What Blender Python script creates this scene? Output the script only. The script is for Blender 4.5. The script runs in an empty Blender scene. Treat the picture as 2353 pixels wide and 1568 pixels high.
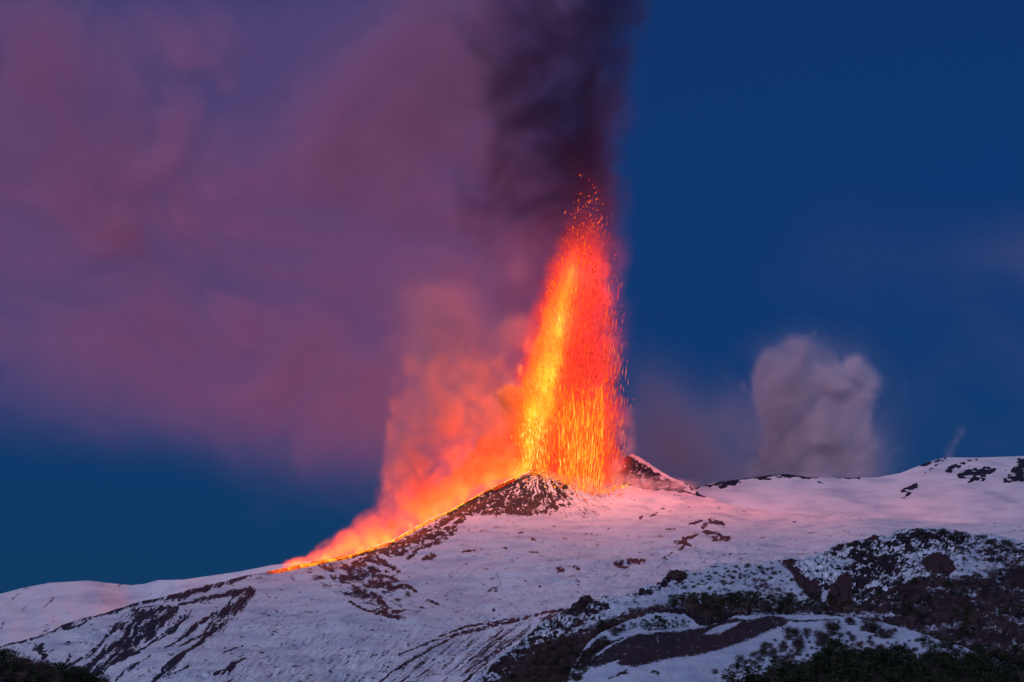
import bpy, math, random
import numpy as np
from math import radians as R

rng = np.random.default_rng(7)
random.seed(7)
sc = bpy.context.scene
col = sc.collection

# ---------------------------------------------------------------- camera, sky, dusk light, exposure
PITCH = R(8.0)
CAM_Z = 30.0
cam = bpy.data.cameras.new('camera')
cam.lens = 105
cam.sensor_width = 36
cam.clip_start = 1.0
cam.clip_end = 120000
camo = bpy.data.objects.new('camera', cam)
camo.location = (0, 0, CAM_Z)
camo.rotation_euler = (R(90) + PITCH, 0, 0)
col.objects.link(camo)
sc.camera = camo

w = bpy.data.worlds.new('World')
sc.world = w
w.use_nodes = True
nt = w.node_tree
sky = nt.nodes.new('ShaderNodeTexSky')
sky.sky_type = 'NISHITA'
sky.sun_disc = False
sky.sun_elevation = R(2.0)
sky.sun_rotation = R(205)
sky.air_density = 0.8
sky.dust_density = 0.25
sky.ozone_density = 8.0
warmth = nt.nodes.new('ShaderNodeMix'); warmth.data_type = 'RGBA'; warmth.blend_type = 'ADD'
warmth.inputs[0].default_value = 1.0; warmth.inputs[7].default_value = (0.0, 0.02, 0.0, 1)   # thin dust left in the air
nt.links.new(sky.outputs[0], warmth.inputs[6])
even = nt.nodes.new('ShaderNodeMix'); even.data_type = 'RGBA'
even.inputs[0].default_value = 0.5; even.inputs[7].default_value = (0.10, 0.43, 1.38, 1)   # the blue hour's even blue
nt.links.new(warmth.outputs[2], even.inputs[6])
nt.links.new(even.outputs[2], nt.nodes['Background'].inputs[0])
nt.nodes['Background'].inputs[1].default_value = 0.100

sun = bpy.data.lights.new('dusk_afterglow', 'SUN')
sun.energy = 1.55
sun.angle = R(28)
sun.color = (0.72, 0.70, 1.0)
suno = bpy.data.objects.new('dusk_afterglow', sun)
suno.rotation_euler = (R(66), 0, R(-20))
col.objects.link(suno)

sc.view_settings.view_transform = 'Standard'
sc.view_settings.look = 'None'
sc.view_settings.exposure = 0.0
sc.view_settings.gamma = 1.0
cy = sc.cycles
cy.use_denoising = True
cy.denoiser = 'OPENIMAGEDENOISE'
cy.max_bounces = 5
cy.diffuse_bounces = 2
cy.glossy_bounces = 1
cy.transmission_bounces = 2
cy.volume_bounces = 2
cy.transparent_max_bounces = 8
cy.volume_step_rate = 1.5
cy.volume_max_steps = 512
cy.sample_clamp_indirect = 4.0
cy.sample_clamp_direct = 0.0

# ---------------------------------------------------------------- helpers
K = (18.0 / 105.0) / 1176.5
CP, SP = math.cos(PITCH), math.sin(PITCH)

def W(px, py, Y):
    """the point at distance Y seen at (px, py) of the photograph"""
    px, py, Y = np.broadcast_arrays(np.asarray(px, float), np.asarray(py, float), np.asarray(Y, float))
    u = (px - 1176.5) * K
    v = -(py - 784.0) * K
    t = Y / (CP - v * SP)
    return np.stack([u * t, Y, CAM_Z + (SP + v * CP) * t], -1)

def PX(x, y, z):
    d = y * CP + (z - CAM_Z) * SP
    v = -y * SP + (z - CAM_Z) * CP
    return 1176.5 + x / d / K, 784.0 - v / d / K

def smooth(a, b, x):
    t = np.clip((x - a) / (b - a), 0, 1)
    return t * t * (3 - 2 * t)

_T = rng.random(1 << 16).astype(np.float32)

def _h2(i, j, s):
    return _T[(i * 1619 + j * 31337 + s * 6971) & 0xffff]

def vnoise2(x, y, s=0):
    i = np.floor(x).astype(np.int64); j = np.floor(y).astype(np.int64)
    fx = x - i; fy = y - j
    fx = fx * fx * (3 - 2 * fx); fy = fy * fy * (3 - 2 * fy)
    a = _h2(i, j, s); b = _h2(i + 1, j, s); c = _h2(i, j + 1, s); d = _h2(i + 1, j + 1, s)
    return (a * (1 - fx) + b * fx) * (1 - fy) + (c * (1 - fx) + d * fx) * fy

def fbm2(x, y, octv=5, s=0, gain=0.5, ridge=False):
    o = np.zeros_like(x, dtype=np.float64); amp = 1.0; tot = 0
    for k in range(octv):
        n = vnoise2(x, y, s + k * 17)
        if ridge:
            n = 1 - np.abs(2 * n - 1)
        o += n * amp; tot += amp
        amp *= gain
        x, y = x * 1.6 - y * 1.2 + 13.7, x * 1.2 + y * 1.6 + 5.1
    return o / tot

def vnoise3(x, y, z, s=0):
    i = np.floor(x).astype(np.int32); j = np.floor(y).astype(np.int32); k = np.floor(z).astype(np.int32)
    fx = (x - i).astype(np.float32); fy = (y - j).astype(np.float32); fz = (z - k).astype(np.float32)
    fx = fx * fx * (3 - 2 * fx); fy = fy * fy * (3 - 2 * fy); fz = fz * fz * (3 - 2 * fz)
    h = i * 1619 + j * 31337 + k * 6971 + s * 1013
    def T(o):
        return _T[(h + o) & 0xffff]
    a = T(0) * (1 - fx) + T(1619) * fx
    b = T(31337) * (1 - fx) + T(31337 + 1619) * fx
    c = T(6971) * (1 - fx) + T(6971 + 1619) * fx
    d = T(6971 + 31337) * (1 - fx) + T(6971 + 31337 + 1619) * fx
    return (a * (1 - fy) + b * fy) * (1 - fz) + (c * (1 - fy) + d * fy) * fz

def fbm3(x, y, z, octv=4, s=0, gain=0.55, billow=False):
    o = 0; amp = 1.0; tot = 0
    for k in range(octv):
        n = vnoise3(x, y, z, s + k * 7)
        if billow:
            n = np.abs(2 * n - 1)
        o = o + n * amp; tot += amp
        amp *= gain
        x, y, z = (x * 1.5 - z * 1.3 + 3.1), (y * 1.98 + 7.7), (x * 1.3 + z * 1.5 + 1.9)
    return o / tot

def interp(tab, x):
    tab = np.array(tab, float)
    return np.interp(x, tab[:, 0], tab[:, 1])

class TPS:
    def __init__(s, pts, reg=0.02):
        p = np.array(pts, float)
        s.c = p[:, :2] / 500.0
        n = len(p)
        d = np.linalg.norm(s.c[:, None] - s.c[None], axis=-1)
        A = np.zeros((n + 3, n + 3))
        A[:n, :n] = s.phi(d) + np.eye(n) * reg
        A[:n, n] = 1; A[:n, n + 1:] = s.c
        A[n:, :n] = A[:n, n:].T
        s.w = np.linalg.solve(A, np.r_[p[:, 2], 0, 0, 0])
    @staticmethod
    def phi(d):
        return d * d * np.log(np.maximum(d, 1e-9))
    def __call__(s, x, y):
        x = np.asarray(x, float) / 500.0; y = np.asarray(y, float) / 500.0
        o = s.w[-3] + s.w[-2] * x + s.w[-1] * y
        for (cx, cy_), ww in zip(s.c, s.w):
            o = o + ww * s.phi(np.hypot(x - cx, y - cy_))
        return o

def mesh_from(name, V, F, mat, smooth_=True, parent=None, attrs=None):
    me = bpy.data.meshes.new(name)
    V = np.asarray(V, np.float32).reshape(-1, 3)
    F = np.asarray(F, np.int32)
    nv, nf, k = len(V), len(F), F.shape[1]
    me.vertices.add(nv); me.vertices.foreach_set('co', V.ravel())
    me.loops.add(nf * k); me.loops.foreach_set('vertex_index', F.ravel())
    me.polygons.add(nf)
    me.polygons.foreach_set('loop_start', np.arange(0, nf * k, k, dtype=np.int32))
    me.polygons.foreach_set('use_smooth', np.full(nf, smooth_))
    me.update(calc_edges=True)
    me.validate()
    for an, av in (attrs or {}).items():
        a = me.attributes.new(an, 'FLOAT', 'POINT')
        a.data.foreach_set('value', np.asarray(av, np.float32).ravel())
    if mat is not None:
        me.materials.append(mat)
    o = bpy.data.objects.new(name, me)
    col.objects.link(o)
    if parent is not None:
        o.parent = parent
    return o

def grid_faces(n, m):
    i, j = np.meshgrid(np.arange(n - 1), np.arange(m - 1), indexing='ij')
    a = (i * m + j).ravel()
    return np.stack([a, a + 1, a + m + 1, a + m], 1)

def tag(o, label=None, cat=None, group=None, kind=None):
    if label: o['label'] = label
    if cat: o['category'] = cat
    if group: o['group'] = group
    if kind: o['kind'] = kind
    return o

def newmat(name):
    m = bpy.data.materials.new(name); m.use_nodes = True
    m.node_tree.nodes.clear()
    n = m.node_tree.nodes; l = m.node_tree.links
    out = n.new('ShaderNodeOutputMaterial')
    return m, n, l, out

def simple_mat(name, c1, c2, scale=0.5, rough=0.9):
    m, n, l, out = newmat(name)
    b = n.new('ShaderNodeBsdfPrincipled'); b.inputs['Roughness'].default_value = rough
    b.inputs['Specular IOR Level'].default_value = 0.15
    t = n.new('ShaderNodeTexNoise'); t.inputs['Scale'].default_value = scale; t.inputs['Detail'].default_value = 3
    g = n.new('ShaderNodeNewGeometry')
    l.new(g.outputs['Position'], t.inputs['Vector'])
    r = n.new('ShaderNodeMapRange'); r.inputs[1].default_value = 0.35; r.inputs[2].default_value = 0.65
    l.new(t.outputs[0], r.inputs[0])
    mx = n.new('ShaderNodeMix'); mx.data_type = 'RGBA'
    mx.inputs[6].default_value = (*c1, 1); mx.inputs[7].default_value = (*c2, 1)
    l.new(r.outputs[0], mx.inputs[0])
    l.new(mx.outputs[2], b.inputs['Base Color'])
    l.new(b.outputs[0], out.inputs['Surface'])
    return m

def terrain_mat(name, snow=(0.80, 0.82, 0.86), rockc=(0.035, 0.03, 0.036), rock2=(0.07, 0.052, 0.055),
                fine=0.12, slope=None, bump=2.0, bscale=0.03, red=None):
    """snow and bare lava; the vertex attribute 'rock' says where the lava is blown free of snow"""
    m, n, l, out = newmat(name)
    b = n.new('ShaderNodeBsdfPrincipled'); b.inputs['Roughness'].default_value = 0.85
    b.inputs['Specular IOR Level'].default_value = 0.2
    at = n.new('ShaderNodeAttribute'); at.attribute_name = 'rock'
    g = n.new('ShaderNodeNewGeometry')
    t = n.new('ShaderNodeTexNoise'); t.inputs['Scale'].default_value = fine; t.inputs['Detail'].default_value = 4
    l.new(g.outputs['Position'], t.inputs['Vector'])
    s1 = n.new('ShaderNodeMath'); s1.operation = 'MULTIPLY_ADD'; s1.inputs[1].default_value = 1.7; s1.inputs[2].default_value = -0.85
    l.new(t.outputs[0], s1.inputs[0])
    s2 = n.new('ShaderNodeMath'); s2.operation = 'ADD'
    l.new(at.outputs['Fac'], s2.inputs[0]); l.new(s1.outputs[0], s2.inputs[1])
    last = s2
    if slope is not None:
        sx = n.new('ShaderNodeSeparateXYZ'); l.new(g.outputs['Normal'], sx.inputs[0])
        s3 = n.new('ShaderNodeMapRange'); s3.inputs[1].default_value = slope[0]; s3.inputs[2].default_value = slope[1]
        s3.inputs[3].default_value = slope[2]; s3.inputs[4].default_value = 0.0
        l.new(sx.outputs['Z'], s3.inputs[0])
        s4 = n.new('ShaderNodeMath'); s4.operation = 'ADD'
        l.new(last.outputs[0], s4.inputs[0]); l.new(s3.outputs[0], s4.inputs[1]); last = s4
    r = n.new('ShaderNodeMapRange'); r.interpolation_type = 'SMOOTHSTEP'
    r.inputs[1].default_value = 0.42; r.inputs[2].default_value = 0.58
    l.new(last.outputs[0], r.inputs[0])
    t2 = n.new('ShaderNodeTexNoise'); t2.inputs['Scale'].default_value = fine * 2.5; t2.inputs['Detail'].default_value = 3
    l.new(g.outputs['Position'], t2.inputs['Vector'])
    rk = n.new('ShaderNodeMix'); rk.data_type = 'RGBA'
    rk.inputs[6].default_value = (*rockc, 1); rk.inputs[7].default_value = (*rock2, 1)
    l.new(t2.outputs[0], rk.inputs[0])
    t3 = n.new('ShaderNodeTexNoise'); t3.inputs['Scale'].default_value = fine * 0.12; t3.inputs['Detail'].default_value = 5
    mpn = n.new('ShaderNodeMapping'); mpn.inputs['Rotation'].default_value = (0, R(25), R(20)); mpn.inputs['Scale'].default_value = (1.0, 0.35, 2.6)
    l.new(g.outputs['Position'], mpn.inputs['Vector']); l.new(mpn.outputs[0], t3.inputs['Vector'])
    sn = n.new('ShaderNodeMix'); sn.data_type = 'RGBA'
    sn.inputs[6].default_value = (snow[0] * .66, snow[1] * .71, snow[2] * .80, 1); sn.inputs[7].default_value = (*snow, 1)  # darker bluish streaks: ash dusting, and slope shadow put into the snow colour
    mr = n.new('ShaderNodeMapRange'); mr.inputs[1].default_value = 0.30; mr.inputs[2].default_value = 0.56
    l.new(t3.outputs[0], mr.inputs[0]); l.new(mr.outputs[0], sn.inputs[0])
    rock_out = rk.outputs[2]
    if red is not None:
        ar = n.new('ShaderNodeAttribute'); ar.attribute_name = 'scoria'
        rr = n.new('ShaderNodeMix'); rr.data_type = 'RGBA'; rr.inputs[7].default_value = (*red, 1)
        l.new(ar.outputs['Fac'], rr.inputs[0]); l.new(rock_out, rr.inputs[6]); rock_out = rr.outputs[2]
    mx = n.new('ShaderNodeMix'); mx.data_type = 'RGBA'
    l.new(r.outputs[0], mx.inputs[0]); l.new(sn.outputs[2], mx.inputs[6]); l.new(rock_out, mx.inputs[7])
    l.new(mx.outputs[2], b.inputs['Base Color'])
    bt = n.new('ShaderNodeTexNoise'); bt.inputs['Scale'].default_value = bscale; bt.inputs['Detail'].default_value = 6
    bt.inputs['Roughness'].default_value = 0.6
    l.new(g.outputs['Position'], bt.inputs['Vector'])
    bp = n.new('ShaderNodeBump'); bp.inputs['Distance'].default_value = bump; bp.inputs['Strength'].default_value = 1.0
    l.new(bt.outputs[0], bp.inputs['Height']); l.new(bp.outputs[0], b.inputs['Normal'])
    l.new(b.outputs[0], out.inputs['Surface'])
    return m

def strokes(px, py, lst):
    """A = 1 on the lines of LST falling to 0 at their width; each line is [(x, y, width), ...]"""
    A = np.zeros(px.shape)
    for ln in lst:
        for (x0, y0, w0), (x1, y1, w1) in zip(ln, ln[1:]):
            mw = max(w0, w1) * 1.6
            sel = (px > min(x0, x1) - mw) & (px < max(x0, x1) + mw) & (py > min(y0, y1) - mw) & (py < max(y0, y1) + mw)
            if not sel.any():
                continue
            X = px[sel]; Y = py[sel]
            dx, dy = x1 - x0, y1 - y0
            t = np.clip(((X - x0) * dx + (Y - y0) * dy) / (dx * dx + dy * dy + 1e-9), 0, 1)
            d = np.hypot(X - x0 - t * dx, Y - y0 - t * dy)
            ww = w0 + (w1 - w0) * t
            A[sel] = np.maximum(A[sel], np.clip(1.45 - d / ww * 0.95, 0, 1))
    return A

def polymask(px, py, poly, soft=6.0):
    poly = np.array(poly, float)
    ins = np.zeros(px.shape, bool); dist = np.full(px.shape, 1e9)
    n = len(poly)
    for i in range(n):
        x0, y0 = poly[i]; x1, y1 = poly[(i + 1) % n]
        c = ((y0 > py) != (y1 > py)) & (px < (x1 - x0) * (py - y0) / (y1 - y0 + 1e-12) + x0)
        ins ^= c
        dx, dy = x1 - x0, y1 - y0
        t = np.clip(((px - x0) * dx + (py - y0) * dy) / (dx * dx + dy * dy + 1e-9), 0, 1)
        dist = np.minimum(dist, np.hypot(px - x0 - t * dx, py - y0 - t * dy))
    sd = np.where(ins, dist, -dist)
    return smooth(-soft, soft, sd)

def layer(name, ridge, depth, x0, x1, nx, ybot, ny, mat, rock=None, disp=None, back=(12, 60, 45), jag=None, extra=None):
    """a hillside: its crest runs along RIDGE, DEPTH gives the distance of its points, behind the crest it falls away"""
    X = np.linspace(x0, x1, nx)
    X = np.r_[X, np.linspace(x1 + 25, x1 + 1100, 44)]          # the hillside runs on beyond the frame
    if x0 < 0:
        X = np.r_[np.linspace(x0 - 900, x0 - 25, 36), X]
    nx = len(X)
    yr = interp(ridge, X)
    if jag is not None:
        yr = yr + jag(X)
    t = np.linspace(0, 1, ny) ** 1.15
    PXg = np.repeat(X[:, None], ny, 1)
    PYg = yr[:, None] + t[None] * (ybot - yr[:, None])
    D = depth(np.clip(PXg, x0, x1), PYg)
    P = W(PXg, PYg, D)
    rk = np.zeros_like(PXg) if rock is None else rock(PXg, PYg, P)
    if disp is not None:
        P = P + disp(PXg, PYg, P, t[None] * np.ones_like(PXg))
    nb, dy, dz = back
    k = np.arange(nb, 0, -1)
    B = P[:, :1] + np.stack([np.zeros(nb), k * dy, -k * dz * (k / nb + .15)], -1)[None]
    Q = np.concatenate([B, P], 1)
    rkq = np.concatenate([np.repeat(rk[:, :1], nb, 1), rk], 1)
    at = {'rock': rkq}
    if extra is not None:
        e = extra(PXg, PYg)
        at['scoria'] = np.concatenate([np.repeat(e[:, :1], nb, 1), e], 1)
    # winding so that normals face up / towards the viewer
    o = mesh_from(name, Q, grid_faces(nx, nb + ny)[:, ::-1], mat, attrs=at)
    n0 = o.data.polygons[len(o.data.polygons) // 2].normal
    if n0.z < 0:
        o.data.flip_normals()
    tag(o, kind='structure')
    return o

# ---------------------------------------------------------------- ground
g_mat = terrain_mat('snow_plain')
gv, gn = [], 90
gx = np.linspace(-45000, 45000, gn); gy = np.linspace(-30000, 60000, gn)
GX, GY = np.meshgrid(gx, gy, indexing='ij')
GZ = -8 + 14 * (fbm2(GX / 4000, GY / 4000, 3, 3) - 0.5)
o = mesh_from('ground', np.stack([GX, GY, GZ], -1), grid_faces(gn, gn), g_mat, attrs={'rock': np.zeros_like(GX)})
if o.data.polygons[0].normal.z < 0:
    o.data.flip_normals()
tag(o, kind='structure')

# ---------------------------------------------------------------- far hills
m_far = terrain_mat('far_snow', fine=0.09, rockc=(0.014, 0.017, 0.032), rock2=(0.024, 0.028, 0.050), bump=3.0, bscale=0.01)  # blue of the distant haze is put into the lava's own colour
ridgeB = [(-250, 1400), (0, 1365), (57, 1350), (117, 1339), (160, 1337), (204, 1334), (234, 1338), (302, 1345), (332, 1342), (364, 1333),
          (396, 1333), (423, 1332), (464, 1326), (547, 1314), (604, 1303), (623, 1299), (700, 1290), (900, 1290)]
depB = TPS([(-250, 1400, 7700), (0, 1365, 7900), (204, 1334, 8000), (302, 1345, 8150), (364, 1333, 7900), (464, 1326, 7800), (623, 1299, 7600), (900, 1290, 7500),
            (0, 1480, 7100), (234, 1400, 7400), (400, 1370, 7500), (-250, 1550, 6700), (300, 1550, 6800), (700, 1400, 7100), (900, 1500, 6900)])
def rockB(x, y, P):
    A = strokes(x, y, [[(28, 1375, 3), (8, 1400, 4)], [(40, 1365, 3), (20, 1385, 2)], [(60, 1352, 3), (70, 1351, 1)], [(70, 1382, 2), (50, 1402, 2)],
                       [(192, 1338, 2), (200, 1347, 2)], [(120, 1375, 2), (75, 1420, 3)], [(10, 1420, 3), (0, 1450, 4)]]) * 0.42
    n = fbm2((x + y) / 18, (x - y) / 60, 4, 40)
    return A + (n - 0.5) * 1.1
def dispB(x, y, P, t):
    n = fbm2((P[..., 0] + P[..., 2] * 1.5) / 120, (P[..., 0] * .5 - P[..., 2]) / 500, 4, 21, ridge=True) - 0.5
    o_ = np.zeros_like(P); o_[..., 1] = n * 60 * np.clip(t * 6, 0, 1); return o_
layer('left_hill', ridgeB, depB, -250, 900, 300, 1600, 120, m_far, rockB, dispB)

ridgeA = [(1450, 1160), (1560, 1135), (1598, 1121), (1643, 1109), (1719, 1099), (1770, 1092), (1806, 1089), (1858, 1097), (1926, 1098), (2017, 1097), (2070, 1087),
          (2115, 1069), (2145, 1058), (2172, 1051), (2247, 1052), (2353, 1048), (2600, 1052)]
depA = TPS([(1450, 1160, 8500), (1643, 1109, 8650), (1806, 1089, 8750), (2017, 1097, 8750), (2145, 1058, 8800), (2353, 1048, 8800), (2600, 1052, 8700),
            (1640, 1170, 8250), (1850, 1200, 8000), (2100, 1200, 7900), (2353, 1200, 7700), (2000, 1150, 8350), (2200, 1120, 8350), (1450, 1300, 8000), (2600, 1300, 7300), (2000, 1300, 7400)])
def rockA(x, y, P):
    L = [[(1598, 1121, 2.5), (1719, 1099, 2.5), (1806, 1089, 4), (1858, 1097, 4), (1880, 1098, 1)], [(1632, 1117, 4), (1655, 1112, 8), (1700, 1108, 5)],
         [(1780, 1095, 3), (1806, 1093, 5), (1830, 1094, 3)], [(1926, 1098, 1.5), (1975, 1098, 3)],
         [(1745, 1101, 2), (1770, 1101, 2)], [(1880, 1108, 1.5), (1895, 1112, 1.5)],
         [(2118, 1069, 4), (2135, 1064, 5)], [(2150, 1062, 3), (2172, 1055, 3)], [(2165, 1060, 2), (2125, 1088, 2)],
         [(2178, 1084, 6), (2195, 1072, 5), (2215, 1064, 4)], [(2205, 1095, 6), (2235, 1085, 11), (2265, 1082, 8), (2285, 1080, 4)], [(2225, 1108, 3), (2260, 1095, 8)],
         [(2325, 1085, 10), (2353, 1072, 16), (2420, 1070, 20)], [(2310, 1105, 5), (2345, 1095, 12)],
         [(2073, 1130, 3), (2085, 1125, 6), (2100, 1120, 7), (2105, 1112, 3)], [(2073, 1144, 3), (2090, 1136, 3)],
         [(2225, 1059, 1.5), (2245, 1056, 1.5)]]
    A = strokes(x, y, L)
    n = fbm2(x / 9 + y / 14, y / 5 - x / 30, 4, 55)
    return np.where(A > 0, A * 1.05 + (n - 0.5) * 3.0 - .12, 0)
def dispA(x, y, P, t):
    n = fbm2(P[..., 0] / 350, P[..., 2] / 200, 4, 61) - 0.5
    o_ = np.zeros_like(P); o_[..., 1] = n * 160 * np.clip(t * 5, 0, 1); return o_
layer('right_hill', ridgeA, depA, 1450, 2600, 520, 1320, 150, m_far, rockA, dispA)

# ---------------------------------------------------------------- the volcano's main slope with its cone
ridgeC = [(-250, 1540), (0, 1486), (102, 1458), (128, 1445), (162, 1430), (234, 1411), (283, 1394), (328, 1382), (377, 1373), (434, 1355), (491, 1341), (540, 1330),
          (589, 1318), (642, 1309), (691, 1297), (755, 1285), (804, 1275), (853, 1258), (899, 1243), (917, 1232), (955, 1211), (982, 1196), (1031, 1174),
          (1076, 1149), (1129, 1122), (1182, 1097), (1204, 1087), (1231, 1077), (1257, 1081), (1295, 1094), (1333, 1110), (1352, 1121), (1382, 1122), (1408, 1096),
          (1438, 1052), (1452, 1044), (1470, 1051), (1503, 1073), (1540, 1096), (1571, 1109), (1589, 1119), (1609, 1136), (1647, 1151), (1681, 1162), (1719, 1169), (1775, 1179),
          (1889, 1182), (1957, 1182), (2002, 1190), (2107, 1195), (2191, 1202), (2260, 1200), (2353, 1206), (2600, 1215)]
depC = TPS([(-250, 1540, 4700), (0, 1486, 5200), (162, 1430, 5600), (300, 1390, 6000), (480, 1345, 6450), (642, 1309, 6900), (804, 1273, 7200), (917, 1230, 7380), (1000, 1188, 7500), (1076, 1149, 7620),
            (1129, 1122, 7680), (1204, 1087, 7760), (1257, 1081, 7800), (1333, 1112, 7830), (1382, 1124, 7860), (1438, 1052, 8080), (1457, 1044, 8100), (1540, 1097, 8010), (1609, 1139, 7930),
            (1719, 1169, 7800), (1900, 1182, 7500), (2107, 1195, 7050), (2353, 1206, 6600), (2600, 1215, 6300),
            (1080, 1190, 7470), (1180, 1195, 7440), (1300, 1190, 7480), (1400, 1180, 7560), (1500, 1165, 7650), (1180, 1140, 7600), (1280, 1140, 7650), (1450, 1120, 7820), (1420, 1150, 7700),
            (1000, 1300, 6300), (1250, 1280, 6350), (1500, 1260, 6500), (800, 1400, 5200), (1100, 1400, 5300), (1400, 1330, 5650), (1700, 1250, 6300), (2000, 1250, 6050), (2353, 1260, 5700), (850, 1320, 6250),
            (0, 1568, 4400), (400, 1568, 4000), (800, 1568, 4000), (1100, 1568, 3900), (1400, 1500, 4150), (2353, 1568, 3400), (400, 1450, 5000), (600, 1400, 5500), (-250, 1650, 3900), (2600, 1600, 3300),
            (0, 1900, 2700), (1200, 1900, 2600), (2353, 1900, 2500), (1700, 1450, 4500)], reg=0.03)

def q(lst, ox=0.0, oy=1292.7, s=0.24416):       # from an enlarged view of the photograph's lower left
    return [(x * s + ox, y * s + oy, w_ * s) for x, y, w_ in lst]
LS = [q(l_) for l_ in [
    [(0, 795, 14), (200, 745, 14), (420, 680, 14), (560, 610, 22), (700, 560, 26), (850, 500, 28), (1100, 445, 26), (1250, 395, 20), (1500, 335, 24), (1700, 312, 34), (1850, 270, 26), (2100, 195, 22), (2353, 118, 22)],
    [(600, 630, 8), (740, 600, 10), (860, 530, 8)],
    [(1300, 430, 8), (1500, 400, 8)],
    [(1660, 425, 14), (1600, 440, 30), (1450, 450, 40), (1300, 500, 60), (1150, 580, 40), (1040, 660, 20)],
    [(1640, 440, 30), (1500, 540, 70), (1350, 590, 90), (1200, 690, 60), (1080, 790, 50), (930, 870, 50), (850, 960, 50), (780, 1010, 30), (620, 980, 14)],
    [(1010, 690, 14), (880, 810, 18), (760, 900, 20), (640, 970, 18), (560, 1020, 8)],
    [(1450, 620, 30), (1250, 720, 40), (1150, 820, 50), (1020, 920, 60), (930, 1000, 60), (860, 1100, 50), (840, 1200, 40)],
    [(1560, 520, 20), (1470, 620, 22), (1380, 690, 20), (1310, 740, 8)],
    [(1810, 450, 10), (1700, 520, 26), (1600, 610, 24), (1500, 660, 22), (1350, 770, 12), (1200, 880, 22), (1080, 960, 16), (980, 1020, 12)],
    [(1290, 850, 12), (1160, 900, 20), (1010, 1000, 22), (900, 1090, 20), (820, 1160, 20)],
    [(2353, 290, 50), (2240, 370, 60), (2150, 450, 60), (2080, 540, 60), (1980, 600, 50), (1900, 690, 26), (1820, 780, 30), (1740, 860, 30), (1660, 960, 34), (1600, 1020, 50), (1520, 1090, 18), (1450, 1160, 14)],
    [(2100, 430, 14), (1950, 500, 20), (1800, 590, 18), (1700, 670, 20), (1620, 740, 14), (1500, 830, 10)],
    [(1920, 640, 10), (1760, 720, 16), (1680, 780, 10)], [(1640, 870, 16), (1680, 840, 18)],
    [(2353, 270, 30), (2200, 290, 30), (2050, 310, 24), (1900, 350, 22), (1750, 385, 14), (1680, 395, 8)],
    [(300, 810, 18), (380, 790, 26), (420, 780, 10)], [(360, 830, 20), (410, 880, 26), (430, 930, 20)], [(400, 840, 14), (490, 825, 10)],
    [(660, 865, 20), (610, 925, 12)], [(640, 880, 14), (600, 940, 8)],
    [(1430, 890, 12), (1350, 940, 10), (1260, 990, 16), (1180, 1060, 14), (1120, 1110, 8)],
    [(2320, 905, 10), (2220, 950, 16), (2120, 1030, 16), (2030, 1060, 8)], [(2230, 960, 10), (2150, 1060, 10)],
    [(2270, 775, 8), (2110, 860, 10)], [(1800, 985, 6), (1680, 1060, 6)],
    [(2170, 1100, 8), (2090, 1129, 10)], [(1940, 1110, 10), (1880, 1160, 10)],
]]
def q3(lst):
    return [(x * .37745 + 804.3, y * .37745 + 976.6, w_ * .37745) for x, y, w_ in lst]
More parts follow.
